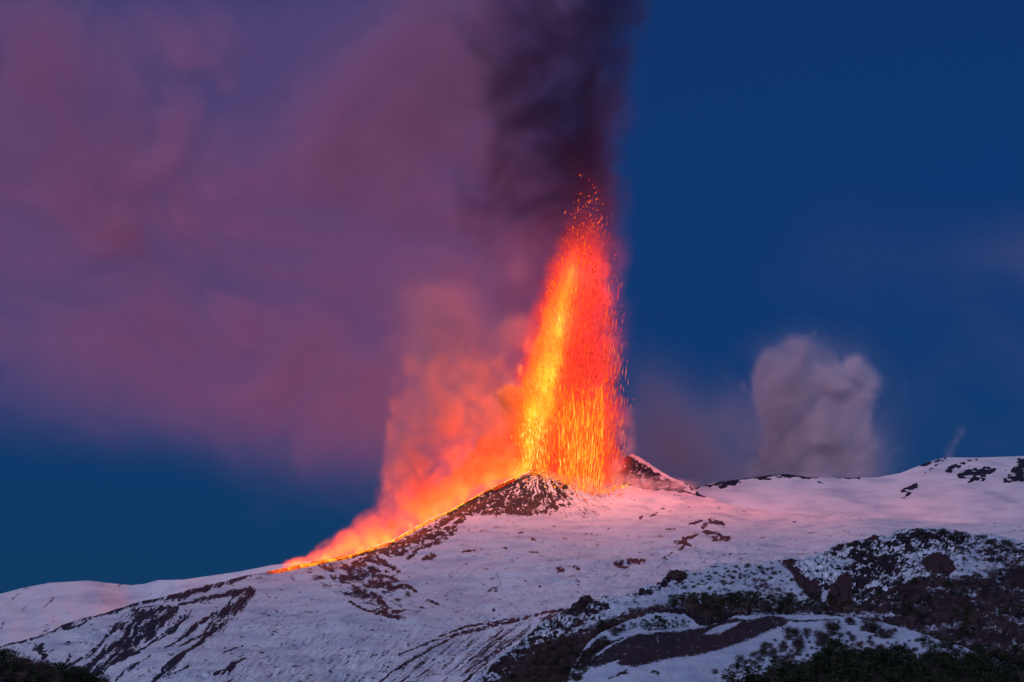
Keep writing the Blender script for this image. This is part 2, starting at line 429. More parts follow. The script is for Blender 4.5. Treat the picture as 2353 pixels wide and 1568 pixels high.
LS3 = [q3(l_) for l_ in [
    [(1120, 290, 8), (1000, 345, 16), (880, 400, 26), (760, 470, 34), (650, 535, 30), (560, 600, 26), (480, 640, 24), (400, 680, 26), (300, 730, 24), (200, 770, 18), (60, 790, 12), (-60, 805, 14)],
    [(820, 450, 50), (760, 520, 26), (700, 545, 12)],
    [(700, 560, 14), (620, 620, 18), (560, 650, 26), (460, 680, 30), (390, 700, 34), (320, 770, 16), (220, 790, 10)],
    [(640, 640, 16), (540, 700, 16), (440, 740, 12), (380, 770, 8)], [(500, 790, 16), (440, 810, 10)], [(400, 770, 10), (340, 810, 8)],
    [(1030, 330, 12), (1080, 420, 30), (1000, 480, 36), (900, 520, 26)], [(1130, 280, 10), (1170, 340, 20), (1180, 420, 26), (1100, 500, 30)],
    [(870, 420, 50), (900, 490, 60), (1000, 530, 24), (1100, 540, 16)],
    [(1200, 300, 8), (1250, 380, 10), (1310, 440, 12)], [(1260, 340, 10), (1310, 380, 16)], [(1200, 470, 18), (1260, 500, 14)],
    [(20, 850, 22), (100, 810, 20), (200, 830, 14), (290, 880, 14)], [(140, 890, 26), (220, 920, 16), (300, 950, 10)], [(0, 910, 20), (80, 930, 14)],
    [(100, 970, 30), (180, 960, 24), (240, 1000, 12), (330, 970, 12), (400, 1010, 8)], [(140, 1030, 24), (200, 1090, 18), (230, 1150, 14), (330, 1130, 14)],
    [(20, 1010, 14), (100, 1040, 12)], [(160, 1140, 20), (260, 1170, 20), (340, 1190, 10)], [(0, 1080, 8), (120, 1140, 8)],
    [(470, 1055, 8), (540, 1090, 6)], [(1050, 660, 8), (1020, 670, 4)], [(1110, 705, 9), (1130, 715, 5)], [(1270, 885, 14), (1300, 890, 8)], [(1365, 870, 12), (1395, 878, 8)],
    [(1620, 845, 10), (1660, 830, 10), (1640, 860, 9), (1700, 862, 8)], [(1700, 825, 14), (1790, 822, 14)], [(845, 1000, 8), (895, 1000, 6)], [(860, 940, 6), (880, 935, 5)], [(875, 1130, 9), (870, 1140, 5)], [(1155, 980, 5), (1160, 982, 5)],
    [(690, 770, 5), (760, 765, 7)], [(1050, 775, 4), (1150, 782, 3)], [(930, 755, 5), (960, 760, 3)],
    # crater wall, dark side of the right rim
    [(1670, 205, 14), (1720, 250, 26), (1800, 300, 28), (1870, 345, 20)], [(1560, 275, 14), (1660, 305, 16), (1760, 335, 16)], [(1940, 395, 5), (2050, 408, 6), (2131, 435, 6)],
    [(2040, 360, 6), (2131, 425, 7)],
    [(1765, 570, 8), (1780, 560, 4)], [(1830, 560, 8), (1870, 535, 6)], [(1900, 510, 7), (1930, 500, 5)],
    [(2070, 605, 5), (2131, 590, 6)], [(1925, 635, 5), (1980, 632, 4)], [(2040, 690, 10), (2080, 685, 8)], [(1980, 715, 10), (2050, 720, 12), (2020, 750, 8)], [(1900, 820, 4), (1960, 780, 4)],
    # lower lava front
    [(1340, 1125, 6), (1200, 1145, 10), (1060, 1180, 9), (900, 1215, 10), (800, 1240, 16), (720, 1260, 14), (600, 1290, 9), (480, 1330, 7), (300, 1400, 5)],
    [(1000, 1180, 5), (700, 1230, 7), (540, 1290, 5)],
    [(980, 1340, 5), (860, 1400, 6), (760, 1460, 8), (680, 1530, 6)], [(840, 1440, 5), (700, 1568, 6)],
    [(620, 1300, 8), (450, 1390, 5), (250, 1500, 5), (150, 1568, 4)],
]]
def q4(lst):
    return [(x * .37745 + 1548.9, y * .37745 + 976.6, w_ * .37745) for x, y, w_ in lst]
LS4 = [q4(l_) for l_ in [
    [(180, 620, 10), (220, 590, 18), (300, 600, 10)], [(190, 650, 12), (240, 655, 14), (290, 665, 6)], [(60, 690, 10), (110, 680, 8), (150, 665, 4)], [(10, 720, 10), (60, 715, 12), (100, 735, 8)],
    [(95, 605, 5), (170, 582, 6)], [(30, 765, 5), (60, 750, 4)], [(250, 690, 18), (335, 685, 16)], [(0, 400, 6), (60, 405, 6), (190, 440, 7)], [(90, 375, 5), (170, 430, 7)],
]]
def rockC(x, y, P):
    A = np.maximum(strokes(x, y, LS), np.maximum(strokes(x, y, LS3), strokes(x, y, LS4)))
    # streaks of the lower left run down to the left
    a = 0.80
    u = x * math.cos(a) - y * math.sin(a); v = x * math.sin(a) + y * math.cos(a)
    n1 = fbm2(u / 22, v / 5, 5, 90, 0.6)
    n2 = fbm2(x / 7, y / 4.5, 5, 91, 0.6)
    lf = smooth(820, 560, x)
    n = n1 * lf + n2 * (1 - lf)
    nf = fbm2(x / 3.2 + y / 9, y / 2.4, 3, 98, .6)
    R_ = np.where(A > 0, A * 1.05 + (n - 0.5) * 2.9 + (nf - .5) * .9 - .12, 0)
    wall = polymask(x, y, [(1437, 1050), (1449, 1049), (1478, 1066), (1530, 1098), (1583, 1121), (1560, 1131), (1480, 1126), (1410, 1112)], 5)
    R_ = np.maximum(R_, wall * (.80 + (n2 - .5) * 2.2))
    # speckled cone face
    cone = polymask(x, y, [(1040, 1172), (1129, 1122), (1231, 1074), (1300, 1095), (1345, 1120), (1320, 1160), (1270, 1182), (1180, 1187), (1090, 1182)], 9)
    cx, cy_ = 1235, 1060
    ang = np.arctan2(x - cx, y - cy_); rad = np.hypot(x - cx, y - cy_)
    ns = fbm2(ang * 26, rad / 9, 4, 92, 0.6)
    R_ = np.maximum(R_, cone * (0.56 + (ns - 0.5) * 3.2) * smooth(1420, 1240, x + (1150 - y)))
    # radial faint stripes at the cone's foot
    foot = polymask(x, y, [(1260, 1150), (1340, 1120), (1430, 1140), (1380, 1200), (1280, 1200)], 14)
    R_ = np.maximum(R_, foot * (0.26 + (fbm2(ang * 40, rad / 16, 4, 93, .6) - .5) * 0.9))
    # broken patches left of the centre
    pt = polymask(x, y, [(700, 1300), (800, 1285), (880, 1290), (930, 1320), (960, 1370), (1000, 1395), (960, 1410), (890, 1400), (800, 1370), (700, 1330)], 18)
    R_ = np.maximum(R_, pt * (0.36 + (fbm2(x / 16 - y / 30, y / 7 - x / 40, 5, 94, .62) - .5) * 3.2))
    # striped field of the lower middle
    a = 0.66
    u = x * math.cos(a) - y * math.sin(a); v = x * math.sin(a) + y * math.cos(a)
    st = polymask(x, y, [(800, 1600), (700, 1590), (900, 1520), (1100, 1440), (1290, 1400), (1310, 1420), (1200, 1490), (1080, 1600)], 22)
    R_ = np.maximum(R_, st * (0.30 + (fbm2(u / 60, v / 4.0, 5, 95, .62) - .5) * 2.2))
    dl = polymask(x, y, [(500, 1600), (560, 1400), (700, 1380), (900, 1450), (1100, 1420), (900, 1520), (760, 1600)], 30)
    R_ = np.maximum(R_, dl * (0.17 + (fbm2(u / 22, v / 5.0, 5, 96, .62) - .5) * 1.25))
    # small scattered outcrops on the whole slope
    R_ = np.maximum(R_, (fbm2(x / 14, y / 5, 5, 97, .6) - .5) * 2.1 - 0.02 - 0.12 * smooth(1100, 1180, x) * smooth(1250, 1200, y))
    return R_
def dispC(x, y, P, t):
    lo = smooth(1180, 1320, y)
    n1 = fbm2(P[..., 0] / 260, P[..., 1] / 700, 5, 71) - 0.5
    a = 0.6
    u = x * math.cos(.66) - y * math.sin(.66); v = x * math.sin(.66) + y * math.cos(.66)
    n2 = fbm2(u / 40, v / 9, 4, 72, .55, ridge=True) - 0.5
    n3 = fbm2(x / 16, y / 8, 4, 73, .55) - 0.5
    ed = np.clip(t * 10, 0.0, 1)
    rough = polymask(x, y, [(950, 1480), (1150, 1330), (1500, 1250), (1800, 1190), (2100, 1190), (2353, 1215), (2353, 1300), (1500, 1420), (1200, 1430)], 40)
    str_ = polymask(x, y, [(-100, 1600), (400, 1420), (800, 1480), (1290, 1400), (1310, 1420), (1080, 1600)], 40)
    o_ = np.zeros_like(P)
    o_[..., 1] = ed * (n1 * (100 + 150 * lo) + n2 * (16 + 18 * str_) * lo + n3 * (6 + 30 * rough) * lo)
    # small cone ribs
    cx, cy_ = 1235, 1060
    ang = np.arctan2(x - cx, y - cy_)
    cn = polymask(x, y, [(1040, 1175), (1231, 1070), (1430, 1130), (1420, 1200), (1090, 1200)], 20)
    o_[..., 1] += cn * (fbm2(ang * 14, np.hypot(x - cx, y - cy_) / 60, 4, 75, .55) - .5) * 22
    o_[..., 2] += (fbm2(P[..., 0] / 40, P[..., 1] / 60, 4, 74, .6) - 0.5) * 5
    return o_
m_main = terrain_mat('volcano_snow', fine=0.13, rockc=(0.014, 0.017, 0.032), rock2=(0.024, 0.028, 0.050), bump=4.5, bscale=0.02)  # air haze is painted in: rock colour bluer than bare lava
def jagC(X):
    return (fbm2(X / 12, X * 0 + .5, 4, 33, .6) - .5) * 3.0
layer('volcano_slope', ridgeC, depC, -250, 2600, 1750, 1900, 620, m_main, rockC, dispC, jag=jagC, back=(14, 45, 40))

# ---------------------------------------------------------------- the craggy middle ridge
ridgeD = [(800, 1760), (1000, 1630), (1076, 1570), (1125, 1535), (1163, 1497), (1185, 1482), (1219, 1456), (1246, 1433), (1276, 1418), (1310, 1403), (1325, 1388), (1340, 1371), (1352, 1370), (1370, 1382),
          (1393, 1371), (1446, 1371), (1484, 1354), (1518, 1339), (1540, 1313), (1572, 1312), (1592, 1318), (1613, 1312), (1639, 1294), (1666, 1294), (1696, 1301), (1760, 1294), (1779, 1289), (1806, 1283),
          (1840, 1286), (1889, 1271), (1926, 1250), (1964, 1246), (2000, 1236), (2009, 1229), (2018, 1234), (2032, 1233), (2077, 1216), (2145, 1214), (2191, 1218), (2228, 1228), (2266, 1226), (2323, 1237), (2353, 1248), (2600, 1300)]
depD = TPS([(800, 1760, 1700), (1076, 1568, 2100), (1246, 1433, 2350), (1348, 1369, 2500), (1549, 1312, 2700), (1779, 1289, 2780), (2009, 1231, 2900), (2145, 1214, 2950), (2353, 1248, 2900), (2600, 1300, 2850),
            (1300, 1500, 2120), (1400, 1440, 2250), (1500, 1400, 2330), (1700, 1400, 2350), (2000, 1400, 2350), (2353, 1400, 2150), (1700, 1345, 2560), (2000, 1320, 2600), (2200, 1300, 2600),
            (1600, 1500, 2050), (2000, 1500, 2000), (2353, 1568, 1650), (1300, 1568, 1900), (1300, 1800, 1500), (2353, 1800, 1350), (2600, 1500, 1900), (1100, 1640, 1900)])
def cragD(x, y):
    c = polymask(x, y, [(1050, 1600), (1125, 1535), (1246, 1425), (1340, 1362), (1540, 1305), (1600, 1305), (1530, 1350), (1420, 1400), (1330, 1450), (1250, 1500), (1150, 1600)], 12)
    c = np.maximum(c, polymask(x, y, [(1840, 1290), (1926, 1250), (2077, 1212), (2240, 1225), (2230, 1290), (2180, 1330), (2050, 1410), (1960, 1400), (1850, 1340), (1800, 1300)], 16))
    c = np.maximum(c, 0.12 * polymask(x, y, [(1540, 1310), (1840, 1285), (1900, 1400), (1600, 1400)], 10))
    c = np.maximum(c, 0.75 * polymask(x, y, [(2200, 1215), (2353, 1245), (2400, 1330), (2240, 1290)], 14))
    return c
RED = [[(1810, 1288), (1824, 1300), (1845, 1325), (1880, 1340), (1888, 1365), (1880, 1385), (1862, 1375), (1830, 1345), (1815, 1320), (1803, 1300)],
       [(1925, 1325), (1950, 1318), (1958, 1350), (1960, 1385), (1935, 1400), (1905, 1395), (1895, 1375), (1910, 1345)],
       [(2120, 1285), (2150, 1270), (2180, 1278), (2195, 1310), (2175, 1330), (2140, 1322), (2110, 1300)],
       [(1540, 1313), (1573, 1312), (1580, 1330), (1560, 1342), (1542, 1330)]]
def rockD(x, y, P):
    c = cragD(x, y)
    n = fbm2(x / 20 + y / 26, y / 6.0 - x / 60, 5, 120, .62)
    n2 = fbm2(x / 9, y / 6, 5, 121, .6)
    n5 = fbm2(x / 5.0, y / 2.2, 4, 122, .6)
    left = polymask(x, y, [(1050, 1620), (1125, 1535), (1246, 1425), (1330, 1378), (1385, 1385), (1330, 1450), (1250, 1510), (1150, 1620)], 10)
    v = c * (0.58 + .36 * left + (n - .5) * 2.8 + (n5 - .5) * 1.6 + (fbm2(x / 60, y / 34, 3, 124) - .5) * 1.8)
    v = np.maximum(v, 0.05 + (n2 - .5) * 2.3 + (n5 - .5) * .8 + 0.12 * polymask(x, y, [(1540, 1310), (1840, 1285), (1900, 1400), (1560, 1400)], 20))
    for p in RED:
        v = np.maximum(v, polymask(x, y, p, 5) * (0.95 + (n2 - .5) * .5))
    v = np.maximum(v, polymask(x, y, [(1130, 1600), (1213, 1518), (1269, 1481), (1335, 1464), (1385, 1438), (1435, 1425), (1518, 1400), (1640, 1390), (1640, 1440), (1390, 1470), (1340, 1520), (1310, 1600)], 8) * (1.1 + (n2 - .5)))
    # brown undergrowth of the wood's floor
    v = np.maximum(v, polymask(x, y, [(1080, 1640), (1240, 1500), (1340, 1440), (1450, 1400), (1560, 1385), (1700, 1395), (1850, 1405), (1960, 1400), (2010, 1385), (2060, 1350), (2110, 1330), (2200, 1325), (2400, 1290), (2400, 1700), (1300, 1700)], 12) * (0.80 + (n2 - .5) * 1.6 + (fbm2(x / 60, y / 14, 3, 123) - .5) * 1.4))
    return v
def redD(x, y):
    e = np.zeros_like(x)
    for p in RED:
        e = np.maximum(e, polymask(x, y, p, 4))
    e = np.maximum(e, 0.7 * polymask(x, y, [(1140, 1540), (1220, 1465), (1290, 1420), (1340, 1400), (1380, 1440), (1290, 1500), (1220, 1560)], 14))
    return e
def dispD(x, y, P, t):
    c = cragD(x, y)
    n = fbm2(x / 20 + y / 30, y / 11 - x / 50, 5, 131, .58, ridge=True) - .55
    n2 = fbm2(x / 60, y / 40, 4, 132) - .5
    n3 = fbm2(x / 6, y / 5, 3, 133) - .5
    n4 = fbm2(x / 34, y / 60, 4, 134, .5, ridge=True) - .5
    o_ = np.zeros_like(P)
    o_[..., 2] += c * (n * 6 + n3 * 1.6)
    o_[..., 1] += -c * n * 18 + n2 * 60 * np.clip(t * 8, 0, 1) - n4 * 10 * np.clip(t * 8, 0, 1)
    return o_
def jagD(X):
    c = cragD(X, interp(ridgeD, X) + 6)
    return (fbm2(X / 9, X * 0 + .5, 4, 37, .6) - .5) * (2 + 9 * c)
m_mid = terrain_mat('craggy_lava', snow=(0.66, 0.72, 0.80), fine=0.22, slope=(0.05, 0.55, 0.5), bump=1.2, bscale=0.09, rockc=(0.016, 0.013, 0.018), rock2=(0.034, 0.022, 0.028), red=(0.055, 0.028, 0.030))  # foreground shade is put into the snow colour, darker and bluer than upslope
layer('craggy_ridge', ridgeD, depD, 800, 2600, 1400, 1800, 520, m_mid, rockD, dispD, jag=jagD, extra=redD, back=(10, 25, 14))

# ---------------------------------------------------------------- the near knoll
ridgeE = [(1150, 1760), (1260, 1620), (1303, 1568), (1314, 1535), (1333, 1505), (1348, 1482), (1370, 1463), (1401, 1445), (1446, 1426), (1491, 1411), (1529, 1408), (1574, 1413), (1593, 1424), (1606, 1438), (1624, 1439), (1651, 1433), (1692, 1416),
          (1740, 1414), (1790, 1413), (1889, 1414), (1964, 1418), (2021, 1430), (2077, 1443), (2153, 1467), (2209, 1486), (2285, 1513), (2353, 1535), (2600, 1620)]
depE = TPS([(1150, 1760, 900), (1303, 1568, 1280), (1348, 1482, 1380), (1401, 1445, 1440), (1529, 1408, 1520), (1609, 1437, 1460), (1692, 1416, 1470), (1889, 1414, 1470), (2077, 1443, 1420), (2353, 1535, 1260), (2600, 1620, 1150),
            (1400, 1568, 1180), (1450, 1470, 1360), (1600, 1500, 1260), (1900, 1480, 1260), (1700, 1568, 1050), (2100, 1540, 1080), (2353, 1620, 1000), (1400, 1700, 850), (1900, 1700, 800), (2353, 1750, 780), (2600, 1800, 760)])
SCO = [(1325, 1525), (1352, 1500), (1393, 1474), (1465, 1456), (1549, 1450), (1620, 1441), (1660, 1425), (1707, 1417), (1790, 1415), (1821, 1424), (1800, 1440), (1775, 1448), (1720, 1472), (1662, 1492), (1605, 1507), (1549, 1511), (1505, 1520), (1460, 1535), (1425, 1530), (1408, 1522), (1370, 1535)]
SNP = [[(1615, 1457), (1640, 1443), (1672, 1434), (1705, 1428), (1690, 1440), (1660, 1452), (1632, 1459)], [(1692, 1417), (1712, 1415), (1748, 1419), (1730, 1424), (1700, 1421)]]
def rockE(x, y, P):
    n = fbm2(x / 16, y / 7, 5, 140, .6); n2 = fbm2(x / 6, y / 3.5, 4, 141, .6)
    v = polymask(x, y, SCO, 7) * 1.0 + (n - .5) * .5 + (n2 - .5) * .45 - .02
    for p in SNP:
        v = v - polymask(x, y, p, 4) * (0.9 + (n2 - .5))
    v = v - (smooth(.64, .70, n2)) * .5
    for ln in [[(1360, 1512, 3), (1400, 1485, 2.5), (1440, 1465, 1.5)], [(1420, 1520, 3), (1380, 1540, 4), (1350, 1560, 5)]]:
        v = v - strokes(x, y, [ln]) * .6
    v = np.maximum(v, strokes(x, y, [[(1820, 1428, 3), (1880, 1426, 2), (1930, 1422, 2)], [(1440, 1540, 3), (1400, 1560, 4)], [(1372, 1474, 3), (1340, 1505, 4)], [(1500, 1545, 5), (1512, 1548, 5)]]) * .8 + (n2 - .5) * 1.2 - .1)
    v = np.maximum(v, 0.06 + (n2 - .5) * 1.25)
    v = np.maximum(v, polymask(x, y, [(1700, 1600), (1760, 1545), (1880, 1510), (1960, 1490), (2100, 1525), (2250, 1545), (2400, 1560), (2600, 1700), (1700, 1700)], 12) * (0.86 + (n - .5) * 1.6))
    return v
def dispE(x, y, P, t):
    n = fbm2(x / 50, y / 25, 4, 151) - .5; n2 = fbm2(x / 12, y / 6, 4, 152) - .5
    o_ = np.zeros_like(P)
    o_[..., 2] += n2 * 1.0
    o_[..., 1] += (n * 24 + n2 * 6) * np.clip(t * 6, 0, 1)
    return o_
m_near = terrain_mat('knoll_snow', snow=(0.62, 0.70, 0.80), fine=0.5, bump=0.5, bscale=0.25, rockc=(0.020, 0.015, 0.020), rock2=(0.038, 0.026, 0.032))  # snow darkened and blued: the foreground's shade is held in its colour
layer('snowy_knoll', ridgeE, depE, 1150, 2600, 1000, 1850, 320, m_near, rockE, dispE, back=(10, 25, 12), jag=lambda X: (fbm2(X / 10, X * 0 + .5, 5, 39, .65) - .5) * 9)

# ground under the wood of the lower left
ridgeF = [(-250, 1510), (0, 1540), (60, 1552), (120, 1566), (180, 1580), (250, 1600), (400, 1660), (600, 1760)]
depF = TPS([(-250, 1510, 930), (0, 1545, 900), (250, 1600, 860), (600, 1760, 750), (-250, 1900, 560), (200, 1900, 560), (600, 1950, 520)])
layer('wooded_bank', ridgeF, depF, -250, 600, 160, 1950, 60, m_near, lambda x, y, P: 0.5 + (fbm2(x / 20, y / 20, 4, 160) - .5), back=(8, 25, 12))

# ---------------------------------------------------------------- trees and bushes
from mathutils import Vector
from mathutils.bvhtree import BVHTree
dg = bpy.context.evaluated_depsgraph_get()
BV = {k: BVHTree.FromObject(bpy.data.objects[k], dg) for k in ('craggy_ridge', 'snowy_knoll', 'wooded_bank')}
CAMP = Vector((0, 0, CAM_Z))
def ground_at(layer_, px, py):
    d = Vector(W(px, py, 1000.0)) - CAMP; d.normalize()
    h = BV[layer_].ray_cast(CAMP, d)
    return None if h[0] is None else h[0]

m_pine = simple_mat('pine_needles', (0.012, 0.020, 0.012), (0.035, 0.045, 0.022), 0.4)
m_bark = simple_mat('bark', (0.035, 0.026, 0.026), (0.075, 0.055, 0.052), 1.0)
m_twig = simple_mat('bare_twigs', (0.040, 0.022, 0.028), (0.12, 0.075, 0.080), 0.05)
m_bush = simple_mat('bush_twigs', (0.018, 0.015, 0.015), (0.05, 0.034, 0.032), 0.3)

def slivers(C, Dr, L_, W_):
    """thin leaf sized triangles"""
    n = len(C)
    s = np.cross(Dr, rng.normal(0, 1, (n, 3))); s /= np.linalg.norm(s, axis=1)[:, None] + 1e-9
    V = np.stack([C - s * W_[:, None], C + s * W_[:, None], C + Dr * L_[:, None]], 1).reshape(-1, 3)
    return V, np.arange(3 * n).reshape(-1, 3)
def prism(p0, p1, r0, r1, k=5):
    p0 = np.array(p0, float); p1 = np.array(p1, float); d = p1 - p0; d /= np.linalg.norm(d) + 1e-9
    a = np.cross(d, [0.3, 1, 0.2]); a /= np.linalg.norm(a); b = np.cross(d, a)
    t = np.arange(k) * 2 * math.pi / k
    ring = np.cos(t)[:, None] * a + np.sin(t)[:, None] * b
    V = np.r_[p0 + ring * r0, p1 + ring * r1]
    F = []
    for i in range(k):
        j = (i + 1) % k
        F += [(i, j, k + j), (i, k + j, k + i)]
    return V, np.array(F)
def merge(parts):
    Vs, Fs, o_ = [], [], 0
    for V_, F_ in parts:
        Vs.append(V_); Fs.append(F_ + o_); o_ += len(V_)
    return np.concatenate(Vs), np.concatenate(Fs)
def unit(v):
    return v / (np.linalg.norm(v, axis=-1, keepdims=True) + 1e-9)

def pine_geo(seed, round_=False):
    r = np.random.default_rng(seed)
    lean = r.normal(0, .04, 2)
    trunk = [prism((0, 0, -.12), (lean[0], lean[1], .75), .028, .010, 6)]
    Cc, Dd = [], []
    nb = 46
    for i in range(nb):
        z = .18 + .8 * (i + r.random()) / nb
        rad = (.30 * (1 - ((z - .18) / .82) ** 1.7) + .04) * (.6 + .6 * r.random()) if not round_ else .34 * math.sqrt(max(0.02, 1 - ((z - .55) / .48) ** 2)) * (.55 + .6 * r.random())
        th = r.random() * 6.283
        c = np.array([math.cos(th) * rad, math.sin(th) * rad, z])
        if i % 4 == 0: trunk.append(prism((lean[0] * z, lean[1] * z, z - .07), c * [.8, .8, 1], .008, .003, 3))
        k = 20
        q_ = c + r.normal(0, 1, (k, 3)) * [.055, .055, .035]
        Cc.append(q_); Dd.append(unit(q_ - [0, 0, z - .05] + r.normal(0, .08, (k, 3))))
    Cc = np.concatenate(Cc); Dd = np.concatenate(Dd); n = len(Cc)
    return merge(trunk), slivers(Cc, Dd, .05 + .05 * r.random(n), .012 + .014 * r.random(n))

def bare_geo(seed):
    r = np.random.default_rng(seed)
    trunk = [prism((0, 0, -.1), (0, 0, .35), .022, .016, 5)]
    limbs = []; C_, D_ = [], []
    def grow(p, d, ln, rd, lv):
        e = p + d * ln
        limbs.append(prism(p, e, rd, rd * .6, 3))
        if lv == 0:
            for _ in range(7):
                t = r.random(); dd = unit(d + r.normal(0, .55, 3) + [0, 0, .25])
                C_.append(p + d * ln * t); D_.append(dd)
            return
        for _ in range(3):
            grow(p + d * ln * (.45 + .55 * r.random()), unit(d + r.normal(0, .42, 3) + [0, 0, .18]), ln * (.6 + .2 * r.random()), rd * .55, lv - 1)
    for i in range(6):
        th = i * 1.05 + r.random()
        grow(np.array([0, 0, .2 + .25 * r.random()]), unit(np.array([math.cos(th) * .5, math.sin(th) * .5, 1.0])), .28, .011, 2)
    grow(np.array([0, 0, .33]), np.array([0, 0, 1.0]), .3, .014, 2)
    C_ = np.array(C_); D_ = np.array(D_); n = len(C_)
    return merge(trunk), merge(limbs + [slivers(C_, D_, .07 + .08 * r.random(n), .0035 + .002 * r.random(n))])

def bush_geo(seed):
    r = np.random.default_rng(seed)
    stems, C_, D_ = [], [], []
    for i in range(12):
        th = r.random() * 6.283; e = np.array([math.cos(th) * .45 * r.random(), math.sin(th) * .45 * r.random(), .12 + .5 * r.random()])
        stems.append(prism((e[0] * .2, e[1] * .2, -.1), e, .018, .006, 3))
        k = 56
        q_ = e + r.normal(0, 1, (k, 3)) * [.17, .17, .14]
        C_.append(q_); D_.append(unit(q_ * [1, 1, .8] + r.normal(0, .2, (k, 3))))
    C_ = np.concatenate(C_); D_ = np.concatenate(D_); C_[:, 2] = np.maximum(C_[:, 2], .02); n = len(C_)
    return merge(stems), slivers(C_, D_, .07 + .09 * r.random(n), .018 + .018 * r.random(n))

def me_of(name, VF, mat):
    o_ = mesh_from(name, VF[0], VF[1], mat, smooth_=False)
    me = o_.data; bpy.data.objects.remove(o_)
    return me
LIB = {}
for kind, gen, nvar, lm in (('pine_tree', pine_geo, 4, m_pine), ('bare_tree', bare_geo, 4, m_twig), ('bush', bush_geo, 4, m_bush)):
    LIB[kind] = []
    for v in range(nvar):
        a, b = gen(100 + v) if kind != 'pine_tree' else gen(100 + v, v % 2 == 1)
        p1, p2 = ('trunk', 'crown') if kind != 'bush' else ('stems', 'foliage')
        both = merge([a, b])
        mm = me_of(kind, both, m_bark); mm.materials.append(lm)
        mi = np.zeros(len(mm.polygons), np.int32); mi[len(a[1]):] = 1
        mm.polygons.foreach_set('material_index', mi)
        LIB[kind].append((me_of(p1, a, m_bark), me_of(p2, b, lm), mm, p1, p2, b))

def plant(kind, P, h, label, group, parts=True, wide=1.0):
    v = LIB[kind][rng.integers(len(LIB[kind]))]
    cat = {'pine_tree': 'pine tree', 'bare_tree': 'tree', 'bush': 'bush'}[kind]
    if parts:
        r_ = bpy.data.objects.new(kind, None); r_.empty_display_size = .1
        for nm, me in ((v[3], v[0]), (v[4], v[1])):
            c = bpy.data.objects.new(nm, me); c.parent = r_; col.objects.link(c)
    else:
        r_ = bpy.data.objects.new(kind, v[2])
    r_.location = P
    r_.rotation_euler = (rng.normal(0, .05), rng.normal(0, .05), rng.random() * 6.28)
    s = h; r_.scale = (s * wide, s * wide, s)
    col.objects.link(r_)
    tag(r_, label, cat, group)
    return r_

def scatter(layer_, poly, n, sep=0.0, dens=None):
    poly = np.array(poly, float); out = []
    x0, y0 = poly.min(0); x1, y1 = poly.max(0)
    tries = 0
    while len(out) < n and tries < n * 60:
        tries += 1
        x = x0 + (x1 - x0) * rng.random(); y = y0 + (y1 - y0) * rng.random()
        ins = False
        for i in range(len(poly)):
            ax, ay = poly[i]; bx_, by_ = poly[(i + 1) % len(poly)]
            if (ay > y) != (by_ > y) and x < (bx_ - ax) * (y - ay) / (by_ - ay) + ax: ins = not ins
        if not ins or (dens is not None and rng.random() > dens(x, y)): continue
        if sep and any((x - a) ** 2 + 2 * (y - b) ** 2 < sep * sep for a, b, _ in out[-400:]): continue
        p = ground_at(layer_, x, y)
        if p is not None: out.append((x, y, p))
    return out

# small pines in the snowy hollow of the knoll, each where it stands
for i, (x, y, h, lb) in enumerate([(1453, 1446, 3.0, 'tiny dark pine at the left end of the row in the snowy hollow'), (1481, 1447, 5.0, 'pointed dark pine left of the tall clump in the snowy hollow'),
                    (1491, 1449, 3.6, 'low dark pine touching the foot of the tall clump in the hollow'), (1513, 1447, 6.6, 'tallest dark pine in the middle of the snowy hollow'), (1520, 1448, 5.4, 'dense dark pine directly right of the tallest one in the hollow'),
                    (1531, 1445, 4.4, 'rounded pine standing free right of the tall clump in the hollow'), (1550, 1444, 3.8, 'small pine between the rounded one and the end of the hollow row'), (1572, 1443, 3.2, 'last small pine at the right end of the hollow row')]):
    p = ground_at('snowy_knoll', x, y)
    if p is not None: plant('pine_tree', p, h, lb, 'small pines in the snowy hollow', True, 1.25)
for x, y, p in scatter('snowy_knoll', [(1400, 1455), (1450, 1430), (1520, 1412), (1570, 1418), (1595, 1440), (1500, 1452)], 26, 9):
    plant('bush', p, .8 + .8 * rng.random(), 'tiny dark shrub dotted on the snow around the hollow of small pines', 'tiny shrubs around the hollow', False)
for x, y, p in scatter('snowy_knoll', [(1303, 1568), (1320, 1535), (1350, 1492), (1395, 1456), (1440, 1436), (1420, 1462), (1370, 1500), (1335, 1568)], 46, 5):
    plant('bush', p, 1.0 + 2.2 * rng.random(), 'dark shrub on the broken left edge of the snowy knoll', 'shrubs on the left edge of the knoll', False, 1.4)
# bushes on the right shoulder of the knoll
big = [(1811, 1464, 5.6, 'round grey brown bush standing alone left on the knoll'), (1853, 1462, 4.6, 'reddish bush on the snow right of the lone round one'), (1880, 1470, 5.0, 'pale twiggy bush beside a dark one high on the knoll'), (1893, 1478, 6.0, 'dark rounded bush below the pale twiggy one on the knoll'),
       (1911, 1446, 5.2, 'dark bush near the crest above a second darker one'), (1916, 1460, 6.2, 'darker of the two stacked bushes below the knoll crest'), (1953, 1437, 4.6, 'reddish brown bush close under the knoll crest'), (1990, 1432, 3.6, 'flat dark bush right on the knoll crest'),
       (2010, 1455, 7.0, 'broad dark bush in the upper middle of the knoll shoulder'), (1995, 1452, 5.4, 'bush joined to the left side of the broad dark bush'), (2045, 1466, 5.2, 'dark bush right of the broad one on the knoll shoulder'), (1770, 1490, 2.6, 'small lone bush on bare snow left of the bigger ones'),
       (1700, 1523, 3.8, 'dark bush above its twin at the lower left of the knoll snow'), (1642, 1550, 2.6, 'dark twin bush, the left of two low on the open snow'), (1665, 1562, 2.2, 'small bush below the twin pair low on the open snow')]
